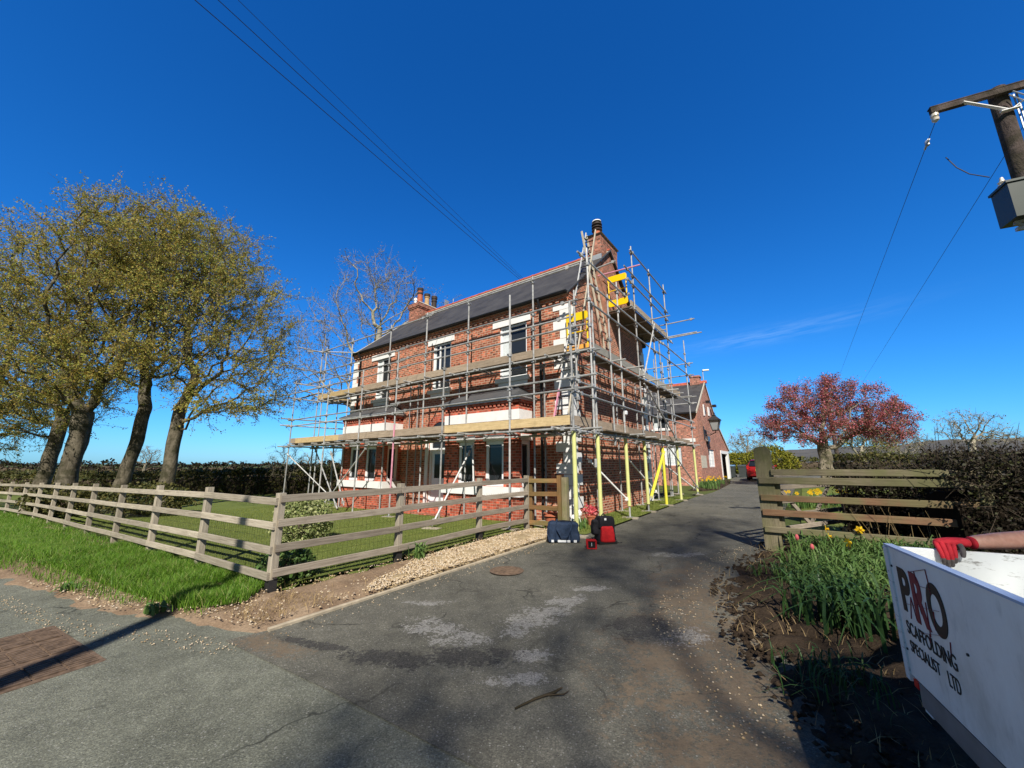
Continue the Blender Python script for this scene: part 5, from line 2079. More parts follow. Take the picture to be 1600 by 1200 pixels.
def hedge(name, label, path, w, h, count, size, mat, seed, core='dark_bark', twigs=0, lump=.25, cat='hedge', twig_l=.5, loose=.05):
    r = np.random.default_rng(seed)
    path = np.array(path, float)
    o = thing(name, label, cat, (path[0][0], path[0][1], float(gz(path[0][0]))))
    seg = np.linalg.norm(np.diff(path, axis=0), axis=1)
    cum = np.concatenate([[0], np.cumsum(seg)])
    s = r.uniform(0, cum[-1], count)
    k = np.clip(np.searchsorted(cum, s) - 1, 0, len(seg) - 1)
    f = (s - cum[k]) / seg[k]
    c = path[k] + (path[k + 1] - path[k]) * f[:, None]
    d = (path[k + 1] - path[k]) / seg[k][:, None]
    nrm = np.stack([d[:, 1], -d[:, 0]], 1)
    lum = np.array([noise.fractal(Vector((x * .45, seed, 0)), .9, 2, 4) for x in s])
    hh = h * (1 + lump * lum)
    # mostly on the skin of the volume
    u, v = r.uniform(-1, 1, count), r.uniform(0, 1, count)
    face = r.uniform(0, 1, count)
    u = np.where(face < .5, np.sign(u) * r.uniform(.75, 1.06, count), u)
    v = np.where(face >= .5, r.uniform(.85, 1.06, count), v)
    u = u * (1 - .25 * np.clip(v, 0, 1) ** 3)
    xy = c + nrm * (u * w / 2)[:, None]
    xy = xy + r.normal(size=(count, 2)) * loose
    z = np.maximum(v * hh + r.normal(size=count) * loose * 1.2, .02)
    P = np.stack([xy[:, 0], xy[:, 1], z + gz(xy[:, 0])], 1) - np.array([path[0][0], path[0][1], float(gz(path[0][0]))])
    V, F = leaf_cloud(P, size, r)
    mats_, mid_ = [mat], np.zeros(len(F), int)
    if twigs:
        idx = r.choice(count, twigs)
        p = P[idx]
        dr = r.normal(size=(twigs, 3)) + np.array([0, 0, .9])
        dr /= np.linalg.norm(dr, axis=1)[:, None]
        q = p + dr * r.uniform(.3, 1.2, twigs)[:, None] * twig_l
        V2, F2 = tube_soup(p, q, np.full(twigs, .005), np.full(twigs, .0025), 3)
        F = np.concatenate([F, F2 + len(V)])
        V = np.concatenate([V, V2])
        mats_.append('dark_bark' if mat == 'hedge_brown' else 'grey_bark')
        mid_ = np.concatenate([mid_, np.ones(len(F2), int)])
    np_mesh('foliage', V, F, mats_, o, midx=mid_)
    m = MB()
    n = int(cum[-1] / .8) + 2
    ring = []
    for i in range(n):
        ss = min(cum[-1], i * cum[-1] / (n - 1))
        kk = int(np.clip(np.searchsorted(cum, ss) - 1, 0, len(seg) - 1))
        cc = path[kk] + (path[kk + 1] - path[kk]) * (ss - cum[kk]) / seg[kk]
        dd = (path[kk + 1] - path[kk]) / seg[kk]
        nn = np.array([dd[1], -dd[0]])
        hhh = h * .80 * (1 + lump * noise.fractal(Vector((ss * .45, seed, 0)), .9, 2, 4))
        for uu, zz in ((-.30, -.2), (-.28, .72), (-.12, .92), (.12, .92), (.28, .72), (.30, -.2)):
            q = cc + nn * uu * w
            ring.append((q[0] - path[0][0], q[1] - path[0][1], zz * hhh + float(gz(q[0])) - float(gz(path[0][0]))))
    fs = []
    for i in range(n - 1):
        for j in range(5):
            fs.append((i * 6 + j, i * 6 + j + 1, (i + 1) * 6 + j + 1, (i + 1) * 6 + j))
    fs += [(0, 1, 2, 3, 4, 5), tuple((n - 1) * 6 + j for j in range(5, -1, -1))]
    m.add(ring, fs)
    m.build('hedge_core', core, o)  # solid filler behind the leaves, in the core colour given
    return o


hedge('clipped_hedge', 'long dark clipped hedge across the back of the garden', [(-62, 36), (-36, 30.5), (-17, 26.5), (-8.5, 25)], 1.6, 1.55, 26000, .10, 'hedge_leaf', 1, lump=.07, twigs=900, twig_l=.35)
hedge('field_hedge', 'low green hedge behind the trunk of the blossom tree', [(22, 27), (30, 27), (42, 24)], 1.6, 1.75, 11000, .09, 'hedge_leaf', 2, lump=.16, twigs=500)
hedge('thorn_hedge', 'dense dark bramble thicket swallowing the end of the rail fence', [(6.45, 6.05), (8.4, 5.3), (10.5, 4.9), (14, 4.6)], 1.5, 1.42, 90000, .023, 'hedge_brown', 3, core='core_shade', lump=.25, twigs=3600, twig_l=.45, loose=.09)
hedge('bramble_hedge', 'loose dark bramble mass close behind the middle of the rail fence', [(6.75, 8.15), (8.0, 7.1), (10.5, 6.2), (13, 6)], 1.3, 1.16, 42000, .034, 'hedge_brown', 7, core='core_shade', lump=.3, twigs=2200, twig_l=.5, loose=.09)
hedge('bank_hedge', 'dark straggling hedge running back from the bramble thicket', [(8.5, 7.2), (12.5, 10.5), (19, 15.5), (26, 20)], 1.5, 1.05, 52000, .042, 'hedge_brown', 4, core='core_shade', lump=.25, twigs=3400, twig_l=.65, loose=.10)
hedge('far_hedge', 'thin hedge line on the skyline far left beyond the lawn', [(-110, 70), (-60, 66), (-20, 62), (6, 66)], 2.2, 2.2, 9000, .22, 'hedge_brown', 5, lump=.4)
hedge('far_hedge', 'distant field hedge under the grey hill on the right', [(30, 62), (60, 60), (110, 70)], 2.2, 2.0, 7000, .2, 'hedge_leaf', 6, lump=.35)


def bush(name, label, loc, rad, count, size, mat, seed, group=None, flat=.15, cat='shrub', stem='dark_bark', lump=.3):
    r = np.random.default_rng(seed)
    o = thing(name, label, cat, loc, 0, group)
    v = r.normal(size=(count, 3))
    v /= np.linalg.norm(v, axis=1)[:, None]
    ll = np.array([noise.fractal(Vector(q * 1.7) + Vector((seed, 0, 0)), .9, 2, 3) for q in v])
    q = r.uniform(.55, 1.0, count) ** .6 * (1 + lump * ll)
    P = v * q[:, None] * np.array(rad) + np.array([0, 0, rad[2] * (1 - flat)])
    P = P[P[:, 2] > .02]
    V, F = leaf_cloud(P, size, r)
    np_mesh('foliage', V, F, mat, o)
    m = MB()
    n = 26
    for i in range(n):
        a, e = random.uniform(0, 6.28), random.uniform(.5, 1.4)
        q = Vector((math.cos(a) * math.cos(e) * rad[0], math.sin(a) * math.cos(e) * rad[1], math.sin(e) * rad[2] * 1.6)) * .85
        m.poly([(0, 0, -.05), q * .5 + Vector((0, 0, .1)), q], [.02, .012, .005], 5)
    m.build('stems', stem, o)
    return o


bush('golden_conifer', 'rounded golden conifer behind the tall gate post', (27.5, 41.5, .3), (2.3, 2.0, 1.75), 7500, .10, 'conifer_gold', 1)
bush('golden_conifer', 'golden conifer hedge clump behind the wheelie bins', (27.4, 48, .3), (3.0, 1.6, 1.55), 7500, .11, 'conifer_gold', 2)
bush('variegated_shrub', 'pale variegated evergreen shrub inside the fence corner', (-4.55, 8.75, -.09), (.66, .62, .50), 5200, .033, 'variegated', 3, flat=.1, lump=.2)
bush('garden_shrub', 'low dark green shrub at the foot of the beech trunks', (-13.6, 14.8, -.25), (1.6, 1.0, .62), 5200, .055, 'hedge_leaf', 4)
bush('garden_shrub', 'small dark shrub under the fence rails left of the beeches', (-17.3, 15.6, -.30), (1.5, .9, .6), 4200, .06, 'hedge_leaf', 5)
bush('ground_ivy', 'leafy green weeds growing under the fence corner rails', (-3.35, 6.15, -.05), (.45, .35, .22), 1300, .035, 'strap_leaf', 6, cat='weeds')


# ------------------------------------------------------------------ strap-leaved plants
def strap_plant(name, label, loc, n, L, w, mat, seed, flowers=(), group=None, cat='plant', arch=.9, spread=.12):
    r = random.Random(seed)
    o = thing(name, label, cat, loc, r.uniform(0, 6), group)
    m = MB()
    for i in range(n):
        a = r.uniform(0, 6.28)
        bx, by = r.gauss(0, spread), r.gauss(0, spread)
        l = L * r.uniform(.6, 1.15)
        out = r.uniform(.45 if arch > 1 else .15, arch) * (1.5 if i % 3 == 0 else 1)
        K = 5
        pts = []
        for k in range(K + 1):
            f = k / K
            h = l * (math.sin(f * 1.57 * (1 + out * .55))) * (1 - .25 * out)
            d = l * out * f * f * .9
            pts.append(Vector((bx + math.cos(a) * d, by + math.sin(a) * d, h)))
        sd = Vector((-math.sin(a), math.cos(a), 0))
        vs, fs = [], []
        for k, p in enumerate(pts):
            ww = w * r.uniform(.9, 1.1) * (1 - (k / K) ** 2.5) + .001
            vs += [p - sd * ww, p + Vector((0, 0, -ww * .35)), p + sd * ww]
        for k in range(K):
            b = k * 3
            fs += [(b, b + 1, b + 4, b + 3), (b + 1, b + 2, b + 5, b + 4)]
        m.add(vs, fs)
    m.build('leaves', mat, o, recalc=False)
    for kind, dx, dy, h in flowers:
        m = MB()
        m.poly([(dx * .4, dy * .4, 0), (dx * .8, dy * .8, h * .6), (dx, dy, h)], [.006, .005, .004], 5)
        if kind == 'daffodil':
            m.tube((dx, dy, h), (dx - .02, dy - .04, h), .004, 5)
        st = m.build('flower_stem', 'strap_leaf', o)
        m = MB()
        if kind == 'daffodil':
            cx, cy = dx - .02, dy - .045
            for q in range(6):
                a = q * math.pi / 3
                c, s = math.cos(a), math.sin(a)
                m.add([(cx, cy, h), (cx + c * .042 - s * .020, cy + .006, h + s * .042 + c * .020), (cx + c * .066, cy + .012, h + s * .066), (cx + c * .042 + s * .020, cy + .006, h + s * .042 - c * .020)], [(0, 1, 2, 3)])
            for q in range(10):
                a, b = q * .628, (q + 1) * .628
                m.add([(cx + .012 * math.cos(a), cy, h + .012 * math.sin(a)), (cx + .012 * math.cos(b), cy, h + .012 * math.sin(b)),
                       (cx + .02 * math.cos(b), cy - .03, h + .02 * math.sin(b)), (cx + .02 * math.cos(a), cy - .03, h + .02 * math.sin(a))], [(0, 1, 2, 3)])
            m.build('flower', 'daffodil_petal', st, recalc=False)
        else:
            m.lathe([(.008, -.005), (.022, .012), (.026, .035), (.022, .06), (.012, .078)], (dx, dy, h), 9)
            m.build('flower', 'tulip_petal', st, smooth=True)
    return o


def bedz(x, y):
    return float(gz(x)) + .05


SP = 'clumps of daffodil leaves in the flower bed'
clumps = [
    ('leafy daffodil clump with yellow blooms at the foot of the tall post', 4.95, 6.6, 70, .40, .011, 'strap_leaf', [('daffodil', -.28, -.12, .46), ('daffodil', .12, -.1, .30)], 1),
    ('daffodil clump under the lowest fence rail, one bloom showing', 5.35, 6.35, 60, .38, .011, 'strap_leaf', [('daffodil', .10, .1, .42)], 2),
    ('tulip clump with two red blooms at the edge of the bed', 4.25, 5.95, 46, .26, .016, 'strap_leaf', [('tulip', -.10, -.05, .26), ('tulip', .06, .05, .36)], 3),
    ('pale green daffodil leaves beside the red tulips', 4.05, 5.25, 85, .32, .010, 'strap_leaf', [], 4),
    ('flattened daffodil leaves in front of the white panel corner', 4.6, 5.15, 110, .36, .011, 'strap_leaf', [], 5),
    ('broad daffodil clump in the middle of the bed', 5.15, 5.6, 90, .40, .012, 'strap_leaf', [], 6),
    ('daffodil leaves half hidden behind the corner of the white panel', 4.75, 4.55, 90, .34, .011, 'strap_leaf', [], 7),
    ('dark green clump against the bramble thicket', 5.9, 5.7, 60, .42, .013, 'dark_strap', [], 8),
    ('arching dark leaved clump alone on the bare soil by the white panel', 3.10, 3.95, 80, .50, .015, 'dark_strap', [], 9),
    ('lush daffodil clump nearest the drive, right under the tulips', 3.85, 4.75, 80, .34, .011, 'strap_leaf', [], 12),
    ('bright leafy clump filling the gap between tulips and white panel', 4.45, 5.55, 100, .36, .011, 'strap_leaf', [('daffodil', .05, -.1, .40)], 13),
    ('short pale daffodil leaves along the soil edge of the drive', 3.65, 5.35, 60, .24, .010, 'strap_leaf', [], 14),
    ('tall daffodil leaves without blooms before the lowest rail', 5.6, 6.0, 80, .42, .011, 'strap_leaf', [], 15),
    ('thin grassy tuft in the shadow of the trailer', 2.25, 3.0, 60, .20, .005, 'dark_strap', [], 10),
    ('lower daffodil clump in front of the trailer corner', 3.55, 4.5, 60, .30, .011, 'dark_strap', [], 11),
]
for lab, x, y, n, L, w, mt, fl, sd in clumps:
    strap_plant('daffodil_clump' if sd not in (3, 10) else ('tulip_clump' if sd == 3 else 'grass_tuft'), lab, (x, y, bedz(x, y)), int(n * 1.5), L, w * .85, mt, sd, fl, None, 'plant', arch=1.35, spread=.17)
strap_plant('lily_clump', 'single green leafy plant on the soil strip below the grey fence rails', (-1.57, 6.92, .02), 34, .30, .017, 'strap_leaf', 21, cat='plant', spread=.05)
for i, (x, y, lab) in enumerate(((.6, 14.2, 'daffodils flowering at the near end of the outbuilding bed'), (.45, 16.2, 'daffodils flowering in the middle of the outbuilding bed'), (.35, 18.6, 'daffodils at the far end of the outbuilding bed'))):
    a = wor(x, y)
    strap_plant('daffodil_clump', lab, (a[0], a[1], float(gz(a[0])) + .05), 110, .42, .016, 'strap_leaf', 30 + i, [('daffodil', random.uniform(-.5, .5), random.uniform(-.5, .5), .46) for _ in range(7)], None, 'plant', spread=.3)
for i, (x, y, lab) in enumerate(((9.6, 13.1, 'yellow daffodils on the lawn seen through the rails, left patch'), (10.9, 13.5, 'yellow daffodils on the lawn seen through the rails, right patch'))):
    strap_plant('daffodil_clump', lab, (x, y, float(gz(x)) + .02), 150, .40, .014, 'strap_leaf', 40 + i, [('daffodil', random.uniform(-.6, .6), random.uniform(-.5, .5), .44) for _ in range(9)], None, 'plant', spread=.35)
strap_plant('weed_clump', 'small pale weed on the earth bank where the pole shadow meets the verge', (-4.05, 4.78, float(gz(-4.05)) + .04), 16, .14, .022, 'strap_leaf', 61, cat='plant', spread=.05, arch=1.2)
strap_plant('weed_clump', 'broad leaved weed at the road edge of the bank below the grass', (-6.1, 5.75, float(gz(-6.1)) + .04), 14, .12, .022, 'strap_leaf', 62, cat='plant', spread=.06, arch=1.2)
strap_plant('weed_clump', 'green tuft at the foot of the first yellow sleeved pole', (*wor(.55, -.9), lz(.55, -.9) + .02), 50, .30, .014, 'strap_leaf', 51, cat='plant')
# tall dead stalks before the rail fence
r_ = random.Random(5)
o = thing('dead_stalks', 'pale dead stalks standing in front of the lower fence rails', 'stalks', (6.0, 6.25, .12))
m = MB()
for i in range(46):
    x, y = r_.uniform(-.45, .9), r_.uniform(-.3, .2)
    h = r_.uniform(.4, .85)
    dx, dy = r_.uniform(-.25, .15), r_.uniform(-.1, .1)
    m.poly([(x, y - .5 * x * .6, 0), (x + dx * .4, y + dy - .5 * x * .6, h * .6), (x + dx, y + dy * 2 - .5 * x * .6, h)], [.005, .004, .002], 4)
m.build('stems', 'straw', o)


# ------------------------------------------------------------------ bags and radio on the drive
def soft_box(name, lo, hi, mat, parent, bev=.05, noise_amp=.012, taper=0.0, seed=0, cuts=5):
    bm = bmesh.new()
    bmesh.ops.create_cube(bm, size=1)
    bmesh.ops.bevel(bm, geom=bm.edges[:], offset=.5 * .3, segments=3, affect='EDGES', profile=.6)
    bmesh.ops.subdivide_edges(bm, edges=[e for e in bm.edges if e.calc_length() > .3], cuts=cuts, use_grid_fill=True)
    lo, hi = Vector(lo), Vector(hi)
    c, s = (lo + hi) / 2, hi - lo
    for v in bm.verts:
        f = 1 - taper * (v.co.z + .5)
        p = Vector((v.co.x * f * s.x, v.co.y * f * s.y, v.co.z * s.z)) + c
        n = noise.noise_vector(p * 7 + Vector((seed, 0, 0))) * noise_amp + noise.noise_vector(p * 22 + Vector((0, seed, 0))) * noise_amp * .4
        v.co = p + n
    bmesh.ops.recalc_face_normals(bm, faces=bm.faces)
    me = bpy.data.meshes.new(name)
    bm.to_mesh(me)
    bm.free()
    me.materials.append(MATS[mat])
    me.polygons.foreach_set('use_smooth', [True] * len(me.polygons))
    o = bpy.data.objects.new(name, me)
    COL.objects.link(o)
    if parent:
        o.parent = parent
    return o


bag = thing('tool_bag', 'slouched navy canvas tool bag with pale reflective strips standing by the gravel', 'bag', (1.06, 8.42, .03), R(-4))
soft_box('body', (-.33, -.15, .0), (.33, .15, .40), 'navy_fabric', bag, noise_amp=.03, taper=.10, seed=3)
m = MB()
for x0, x1 in ((-.25, -.20), (-.12, .05), (.07, .13), (.20, .26)):
    m.box((x0, -.172, .02), (x1, -.150, .062))
m.build('reflective_strip', 'grey_fabric', bag)
m = MB()
for x in (-.16, .15):
    m.poly([(x, -.172, .05), (x, -.180, .28), (x + .02, -.15, .40), (x + .04, -.02, .44)], .014, 6)
m.poly([(-.16, -.17, .30), (-.05, -.22, .12), (.08, -.22, .14), (.15, -.17, .30)], .012, 6)
m.poly([(-.30, -.10, .38), (-.33, -.19, .2), (-.29, -.17, .03)], .012, 6)
m.build('strap', 'navy_fabric', bag, smooth=True)
m = MB()
m.poly([(-.27, 0, .395), (0, .01, .415), (.27, 0, .395)], .012, 6)
m.build('zip_flap', 'black_fabric', bag, smooth=True)

bp = thing('backpack', 'black and red backpack standing on the asphalt drive', 'backpack', (1.88, 8.22, .04), R(8))
soft_box('body', (-.19, -.13, .0), (.19, .14, .50), 'black_fabric', bp, noise_amp=.02, taper=.16, seed=8)
soft_box('top_pocket', (-.17, -.16, .30), (.17, .06, .53), 'black_fabric', bp, noise_amp=.02, taper=.15, seed=9)
soft_box('front_pocket', (-.16, -.19, .045), (.15, -.06, .34), 'red_fabric', bp, noise_amp=.012, taper=.22, seed=10)
soft_box('side_pocket', (-.27, -.10, .18), (-.14, .08, .46), 'black_fabric', bp, noise_amp=.02, taper=.1, seed=12)
soft_box('base', (-.20, -.17, .0), (.20, .13, .065), 'rubber', bp, noise_amp=.006, seed=13)
m = MB()
m.poly([(.17, -.05, .03), (.26, -.10, .012), (.31, -.10, .02)], .012, 6)
m.poly([(-.18, .02, .06), (-.28, -.02, .02), (-.30, -.08, .015)], .014, 6)
m.poly([(-.04, .05, .52), (0, .05, .565), (.05, .05, .52)], .012, 6)
m.build('strap', 'black_fabric', bp, smooth=True)
m = MB()
m.box((-.06, -.165, .46), (-.02, -.150, .50))
m.build('badge', 'upvc', bp)

rd = thing('site_radio', 'small red and black site radio on the drive in front of the backpack', 'radio', (1.50, 7.72, .04), R(-6))
m = MB()
m.box((-.075, -.06, .015), (.075, .06, .145))
m.build('body', 'black_plastic', rd)
m = MB()
for x in (-.088, .072):
    m.beam((x + .008, -.068, .01), (x + .008, -.068, .155), .018, .03, bev=.004)
    m.beam((x + .008, .064, .01), (x + .008, .064, .155), .018, .03, bev=.004)
for z in (.012, .150):
    m.beam((-.088, -.068, z), (.088, -.068, z), .03, .018, bev=.004)
    m.beam((-.088, .064, z), (.088, .064, z), .03, .018, bev=.004)
m.box((.078, -.05, .012), (.094, .05, .152))
m.build('roll_cage', 'red_fabric', rd)
m = MB()
m.box((-.05, -.066, .045), (.05, -.0605, .125))
m.build('grille', 'rubber', rd)
m = MB()
m.box((-.006, -.070, .055), (.006, -.0665, .115))
m.build('display', 'grey_fabric', rd)

# pots at the house corner
a = wor(-.25, -.75)
pt = thing('flower_pot', 'terracotta flower pot behind the short brown fence', 'pot', (a[0], a[1], lz(-.25, -.75)))
m = MB()
m.lathe([(.15, 0), (.20, .26), (.235, .27), (.235, .33), (.205, .33), (.195, .28)], n=18)
m.build('body', 'terracotta', pt, smooth=True)
m = MB()
m.lathe([(.0, .26), (.19, .275)], n=14)
m.build('compost', 'dark_soil', pt)
a = wor(.30, -.55)
pt = thing('garden_ornament', 'white rabbit shaped garden ornament on the grass at the house corner', 'ornament', (a[0], a[1], lz(.3, -.55) + .02), R(30))
m = MB()
m.lathe([(.05, 0), (.14, .03), (.17, .12), (.13, .22), (.06, .28)], n=14)
m.lathe([(.03, .22), (.09, .27), (.095, .33), (.05, .39)], (.10, -.02, 0), 12)
for s in (-1, 1):
    m.poly([(.08, s * .03, .37), (.05, s * .06, .45), (.01, s * .07, .52)], [.02, .026, .008], 7)
m.build('body', 'white_stone', pt, smooth=True)
a = wor(.60, -.2)
pt = thing('flower_pot', 'small terracotta pot of red blooms beside the second yellow sleeved pole', 'pot', (a[0], a[1], lz(.6, -.2) + .02))
m = MB()
m.lathe([(.09, 0), (.13, .2), (.15, .21), (.15, .25), (.12, .25)], n=14)
m.build('body', 'terracotta', pt, smooth=True)
V, F = leaf_cloud(rng.normal(size=(260, 3)) * np.array([.09, .09, .07]) + np.array([0, 0, .36]), .035, rng)
np_mesh('blooms', V, F, 'tulip_petal', pt)

# ------------------------------------------------------------------ bins and car in the yard
wb = thing('wheelie_bin', 'grey wheelie bin with a pale blue lid next to the white doorway', 'bin', (19.75, 35.4, .43), R(-37))


def bin_(t, lid):
    m = MB()
    m.add([(-.24, -.28, .06), (.24, -.28, .06), (.24, .26, .06), (-.24, .26, .06), (-.29, -.36, .98), (.29, -.36, .98), (.29, .34, .98), (-.29, .34, .98)],
          [(0, 3, 2, 1), (4, 5, 6, 7), (0, 1, 5, 4), (1, 2, 6, 5), (2, 3, 7, 6), (3, 0, 4, 7)])
    m.box((-.31, -.38, .93), (.31, -.345, .985))
    m.build('body', 'bin_grey', t)
    m = MB()
    m.prism([(-.39, .99), (.38, .99), (.36, 1.06), (.1, 1.10), (-.36, 1.04)], 'y', -.31, .31)
    m.v = [(y, x, z) for x, y, z in m.v]
    m.build('lid', lid, t)
    for s in (-1, 1):
        m = MB()
        m.tube((s * .26, .30, .11), (s * .32, .30, .11), .11, 12)
        m.build('wheel', 'tyre', t)


bin_(wb, 'bin_blue')
w2 = thing('wheelie_bin', 'dark wheelie bin standing beside the red car', 'bin', (20.5, 35.0, .43), R(-37))
bin_(w2, 'bin_grey')

car = thing('parked_car', 'red hatchback parked in the yard, rear end showing past the tall gate post', 'car', (19.0, 30.0, .43), R(-35))
CW = .86
secs = [  # y, half width low, z low, z belt, half width belt, z roof, half width roof
    (-2.0, .70, .38, .78, .74, .79, .70), (-1.95, .80, .26, .88, .80, .93, .72), (-1.85, .84, .22, .95, .83, 1.10, .66), (-1.45, .86, .20, .97, .85, 1.42, .58),
    (-.6, .87, .20, .96, .86, 1.50, .60), (.2, .87, .20, .94, .86, 1.47, .60), (.8, .87, .20, .93, .85, 1.15, .66), (1.15, .86, .20, .92, .84, .95, .72), (1.8, .82, .22, .80, .78, .81, .70), (2.0, .70, .34, .66, .68, .67, .62)]
vs, fs = [], []
for y, wl, zl, zb, wb_, zr, wr_ in secs:
    vs += [(-wl * .92, y, zl), (-wl, y, zl + .12), (-wb_, y, zb), (-wr_, y, zr - .03), (-wr_ * .8, y, zr), (wr_ * .8, y, zr), (wr_, y, zr - .03), (wb_, y, zb), (wl, y, zl + .12), (wl * .92, y, zl)]
for i in range(len(secs) - 1):
    for j in range(10):
        k2 = (j + 1) % 10
        fs.append((i * 10 + j, i * 10 + k2, (i + 1) * 10 + k2, (i + 1) * 10 + j))
fs += [tuple(range(9, -1, -1)), tuple((len(secs) - 1) * 10 + j for j in range(10))]
m = MB()
m.add(vs, fs)
m.build('body', 'car_red', car, smooth=True)


def quad_off(m, pts, off):
    m.add([Vector(p) + Vector(off) for p in pts], [(0, 1, 2, 3)])


m = MB()
m.add([(-.66, -1.96, 1.02), (.66, -1.96, 1.02), (.54, -1.53, 1.42), (-.54, -1.53, 1.42), (-.62, -1.84, 1.0), (.62, -1.84, 1.0), (.50, -1.45, 1.38), (-.50, -1.45, 1.38)],
      [(0, 1, 2, 3), (7, 6, 5, 4), (0, 4, 5, 1), (1, 5, 6, 2), (2, 6, 7, 3), (3, 7, 4, 0)])
m.build('rear_window', 'car_glass', car)
for s in (-1, 1):
    m = MB()
    p = [(s * .855, -1.35, 1.0), (s * .87, .55, .98), (s * .66, .05, 1.42), (s * .63, -1.25, 1.38)]
    q = [(x * .95, y, z) for x, y, z in p]
    m.add(p + q, [(0, 1, 2, 3), (7, 6, 5, 4), (0, 4, 5, 1), (1, 5, 6, 2), (2, 6, 7, 3), (3, 7, 4, 0)])
    m.build('side_window', 'car_glass', car)
    m = MB()
    m.beam((s * .72, -1.95, .80), (s * .72, -1.89, 1.0), .19, .09, up=(0, 1, 0), bev=.02)
    m.build('tail_light', 'lamp_red', car)
    m = MB()
    m.box((s * .93 - .07, .55, .98), (s * .93 + .07, .68, 1.10))
    m.build('mirror', 'car_red', car)
    for y in (-1.25, 1.25):
        m = MB()
        m.lathe([(.20, -.10), (.30, -.095), (.315, -.05), (.315, .05), (.30, .095), (.20, .10)], n=20)
        m.v = [(z + s * .80, x + y, yy + .31) for x, yy, z in m.v]
        w = m.build('wheel', 'tyre', car, smooth=True)
        m = MB()
        m.lathe([(.02, .085), (.19, .08), (.20, .104), (.02, .108)], n=16)
        m.v = [(s * z + s * .80, x + y, yy + .31) for x, yy, z in m.v]
        m.build('rim', 'galv', w, smooth=True)
m = MB()
m.box((-.26, -2.02, .70), (.26, -1.99, .81))
m.build('number_plate', 'plate_yellow', car)
m = MB()
m.box((-.80, -2.03, .34), (.80, -1.93, .56))
m.build('bumper', 'car_red', car)
m = MB()
m.box((-.55, -1.66, 1.435), (.55, -1.35, 1.46))
m.build('spoiler', 'car_red', car)

# ------------------------------------------------------------------ white sided trailer with the firm's sign
TC = Vector((2.08, 2.28, 0))
TA = Vector((-.43, -.9027, 0))
tr = thing('works_trailer', 'white panelled works trailer with black and red PRO SCAFFOLDING lettering', 'trailer', (2.08, 2.28, float(gz(2.08))), math.atan2(TA.y, TA.x))
gt = float(gz(2.08))
ZT, ZB = 1.157 - gt, .535 - gt
TL, TW = 2.9, 1.55


def side_panel(p0, p1, mat='sheet_white', name='side_panel'):
    m = MB()
    m.beam((p0[0], p0[1], (ZT + ZB) / 2), (p1[0], p1[1], (ZT + ZB) / 2), .026, ZT - ZB, bev=.003)
    return m.build(name, mat, tr)


near = side_panel((.0, .013), (TL, .013), 'sign_white')
far = side_panel((.015, .03), (.015, TW), 'sheet_white', 'end_panel')
side_panel((0, TW), (TL, TW))
side_panel((TL - .015, .03), (TL - .015, TW - .03), name='end_panel')
m = MB()
m.box((-.004, -.006, ZT + .0005), (TL, .032, ZT + .010))
m.build('rim', 'rim_blue', near)
m = MB()
m.box((-.012, -.008, ZB - .03), (.035, .045, ZT - .004))
po = m.build('corner_post', 'sheet_white', tr)
m = MB()
m.box((-.016, .008, ZT - .34), (-.0122, .022, ZT - .10))
m.box((-.016, .012, ZB + .05), (-.0122, .018, ZB + .10))
m.build('latch_slot', 'iron', po)
m = MB()
m.box((.04, .05, ZB + .0), (TL - .04, TW - .03, ZB + .03))
m.build('floor', 'sheet_white', tr)
m = MB()
m.box((.10, .0, ZB - .11), (TL, .06, ZB - .004))
m.box((.10, TW - .06, ZB - .11), (TL, TW, ZB - .004))
for x in (.2, 1.2, 2.2, 2.7):
    m.box((x, .06, ZB - .10), (x + .07, TW - .06, ZB - .02))
m.beam((TL, TW / 2, ZB - .08), (TL + 1.2, TW / 2, ZB - .08), .08, .08)
m.build('chassis', 'chassis', tr)
m = MB()
m.box((.03, .03, ZB - .16), (.10, .30, ZB - .03))
m.build('bumper', 'sheet_white', tr)
for y in (.22, TW - .22):
    m = MB()
    m.lathe([(.16, -.09), (.27, -.085), (.285, -.04), (.285, .04), (.27, .085), (.16, .09)], n=22)
    m.v = [(x + 1.75, z + y, yy + .285) for x, yy, z in m.v]
    w = m.build('wheel', 'tyre', tr, smooth=True)
    m = MB()
    m.lathe([(.03, -.06), (.165, -.05), (.165, .05), (.03, .06)], n=16)
    m.v = [(x + 1.75, z + y, yy + .285) for x, yy, z in m.v]
    m.build('rim', 'galv', w, smooth=True)
m = MB()
for x, z in ((.50, 1.04 - gt), (.635, .86 - gt), (.045, 1.06 - gt), (.05, .66 - gt)):
    m.lathe([(.0, -.002), (.006, -.002), (.006, .004)], n=8)
    k0 = len(m.v) - 24
    m.v[k0:] = [(a + x, -c - .001, b + z) for a, b, c in m.v[k0:]]
m.build('rivet', 'iron', near)


